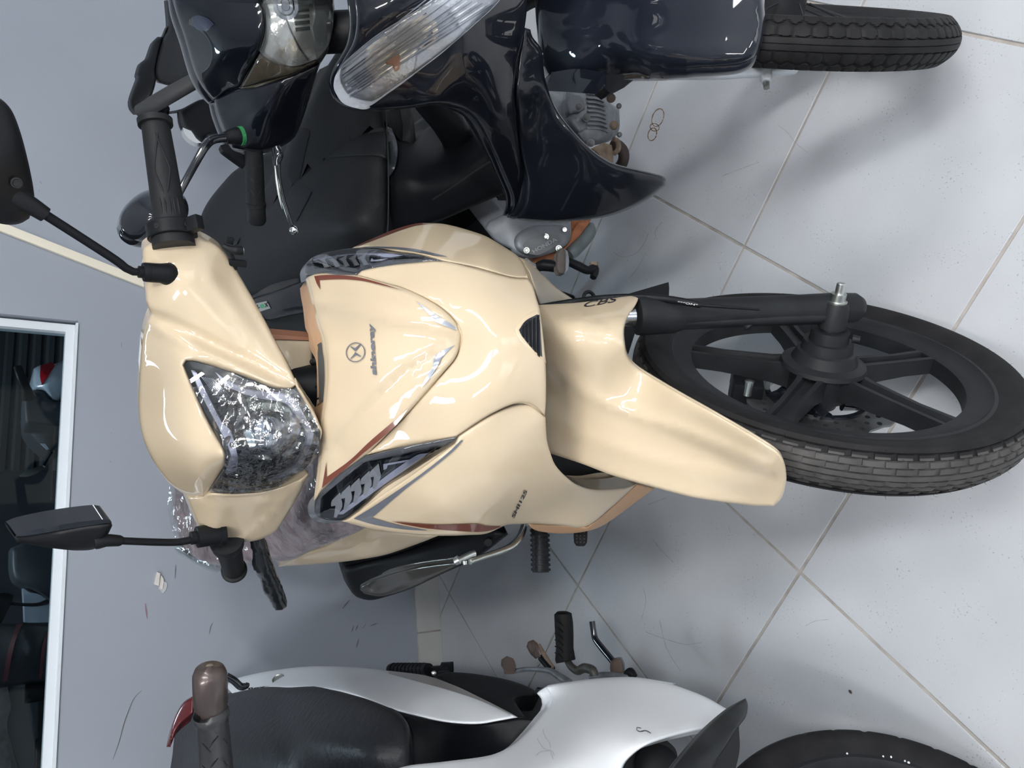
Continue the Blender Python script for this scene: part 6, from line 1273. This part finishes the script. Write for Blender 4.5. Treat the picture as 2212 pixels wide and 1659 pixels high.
p = W.at(85, 1290, 1, 3.25); stand_for(t3, p[0]+.1, p[1]+.15, p[2]-.1)
t4 = thing('parked_motorcycle', 'black seat with dark red side bands behind the window glass', 'motorcycle', tuple(W.at(60, 1420, 1, 2.8)*np.array([1, 1, 0])), 'motorcycles kept in the back room')
S4 = Surf([(0, 1400, 2.75), (120, 1350, 2.75), (60, 1480, 2.75), (60, 1400, 2.70)])
s4 = sheet('seat', v2([(-100, 540), (60, 530), (200, 525), (330, 528), (480, 520), (500, 1000), (330, 990), (100, 1020), (-100, 1050)]), S4, mat('deep_black_vinyl', (.016, .018, .022), .4), t4, rnd=(8, .03), back=(0, .2, 0), grid=12)
for q in ([(130, 535), (180, 532), (130, 640), (90, 800), (60, 980), (20, 990), (60, 750)], [(400, 530), (430, 540), (370, 640), (345, 780), (325, 960), (305, 960), (330, 700)]): sheet('red_band', v2(q), S4, mat('dark_red_vinyl', (.09, .015, .02), .5), s4, off=.004, back=None, grid=9)
p = W.at(60, 1420, 1, 2.75); stand_for(t4, p[0]-.1, p[1]+.02, p[2])
t5 = thing('storage_rack', 'dark metal rack with a wrapped parcel behind the window glass', 'rack', tuple(W.at(60, 1600, 1, 3.25)*np.array([1, 1, 0])))
S5 = Surf([(0, 1600, 3.15), (110, 1500, 3.15), (80, 1650, 3.15)])
sheet('panel', v2([(80, 1040), (300, 1010), (480, 995), (480, 1900), (200, 1900), (100, 1500), (60, 1300)]), S5, mat('slate_panel', (.06, .075, .09), .5), t5, back=(0, .25, 0), grid=14)
sheet('bracket', v2([(305, 1065), (400, 1060), (395, 1440), (385, 1900), (262, 1900), (275, 1450), (300, 1430), (300, 1260)]), S5, M_dark, t5, off=.03, back=(0, .02, 0), grid=12)
sheet('parcel', v2([(-100, 1050), (60, 1030), (85, 1180), (55, 1300), (70, 1500), (120, 1900), (-100, 1900)]), S5, mat('wrapped_parcel', (.11, .105, .115), .35, noise=.5, nscale=9, bump=.8, bscale=20), t5, off=.05, back=(0, .2, 0), grid=10, jitter=.01)
p = W.at(60, 1600, 1, 3.3)
for dx in (-.3, .3): tube('leg', [(p[0]+dx-.2, p[1], 0), (p[0]+dx-.2, p[1], p[2]-.02)], .02, M_black, t5)
box('shelf', (p[0]-.2, p[1], p[2]-.16), (.4, .15, .012), M_black, t5)
lb = thing('ceiling_lamp', 'unseen round fill light added to brighten the back room', 'lamp', (.3, 3.4, 3.0))  # added fill light, out of view, to brighten the back room
lathe('housing', (.3, 3.4, 2.9995), (0, 0, -1), [(0, .26), (.02, .26), (.028, .25)], M_frame, lb)
lathe('diffuser', (.3, 3.4, 2.972), (0, 0, -1), [(0, .245), (.004, .24)], mat('back_fill_light', (1, 1, 1), .5, emis=((.9, .96, 1), 70)), lb)
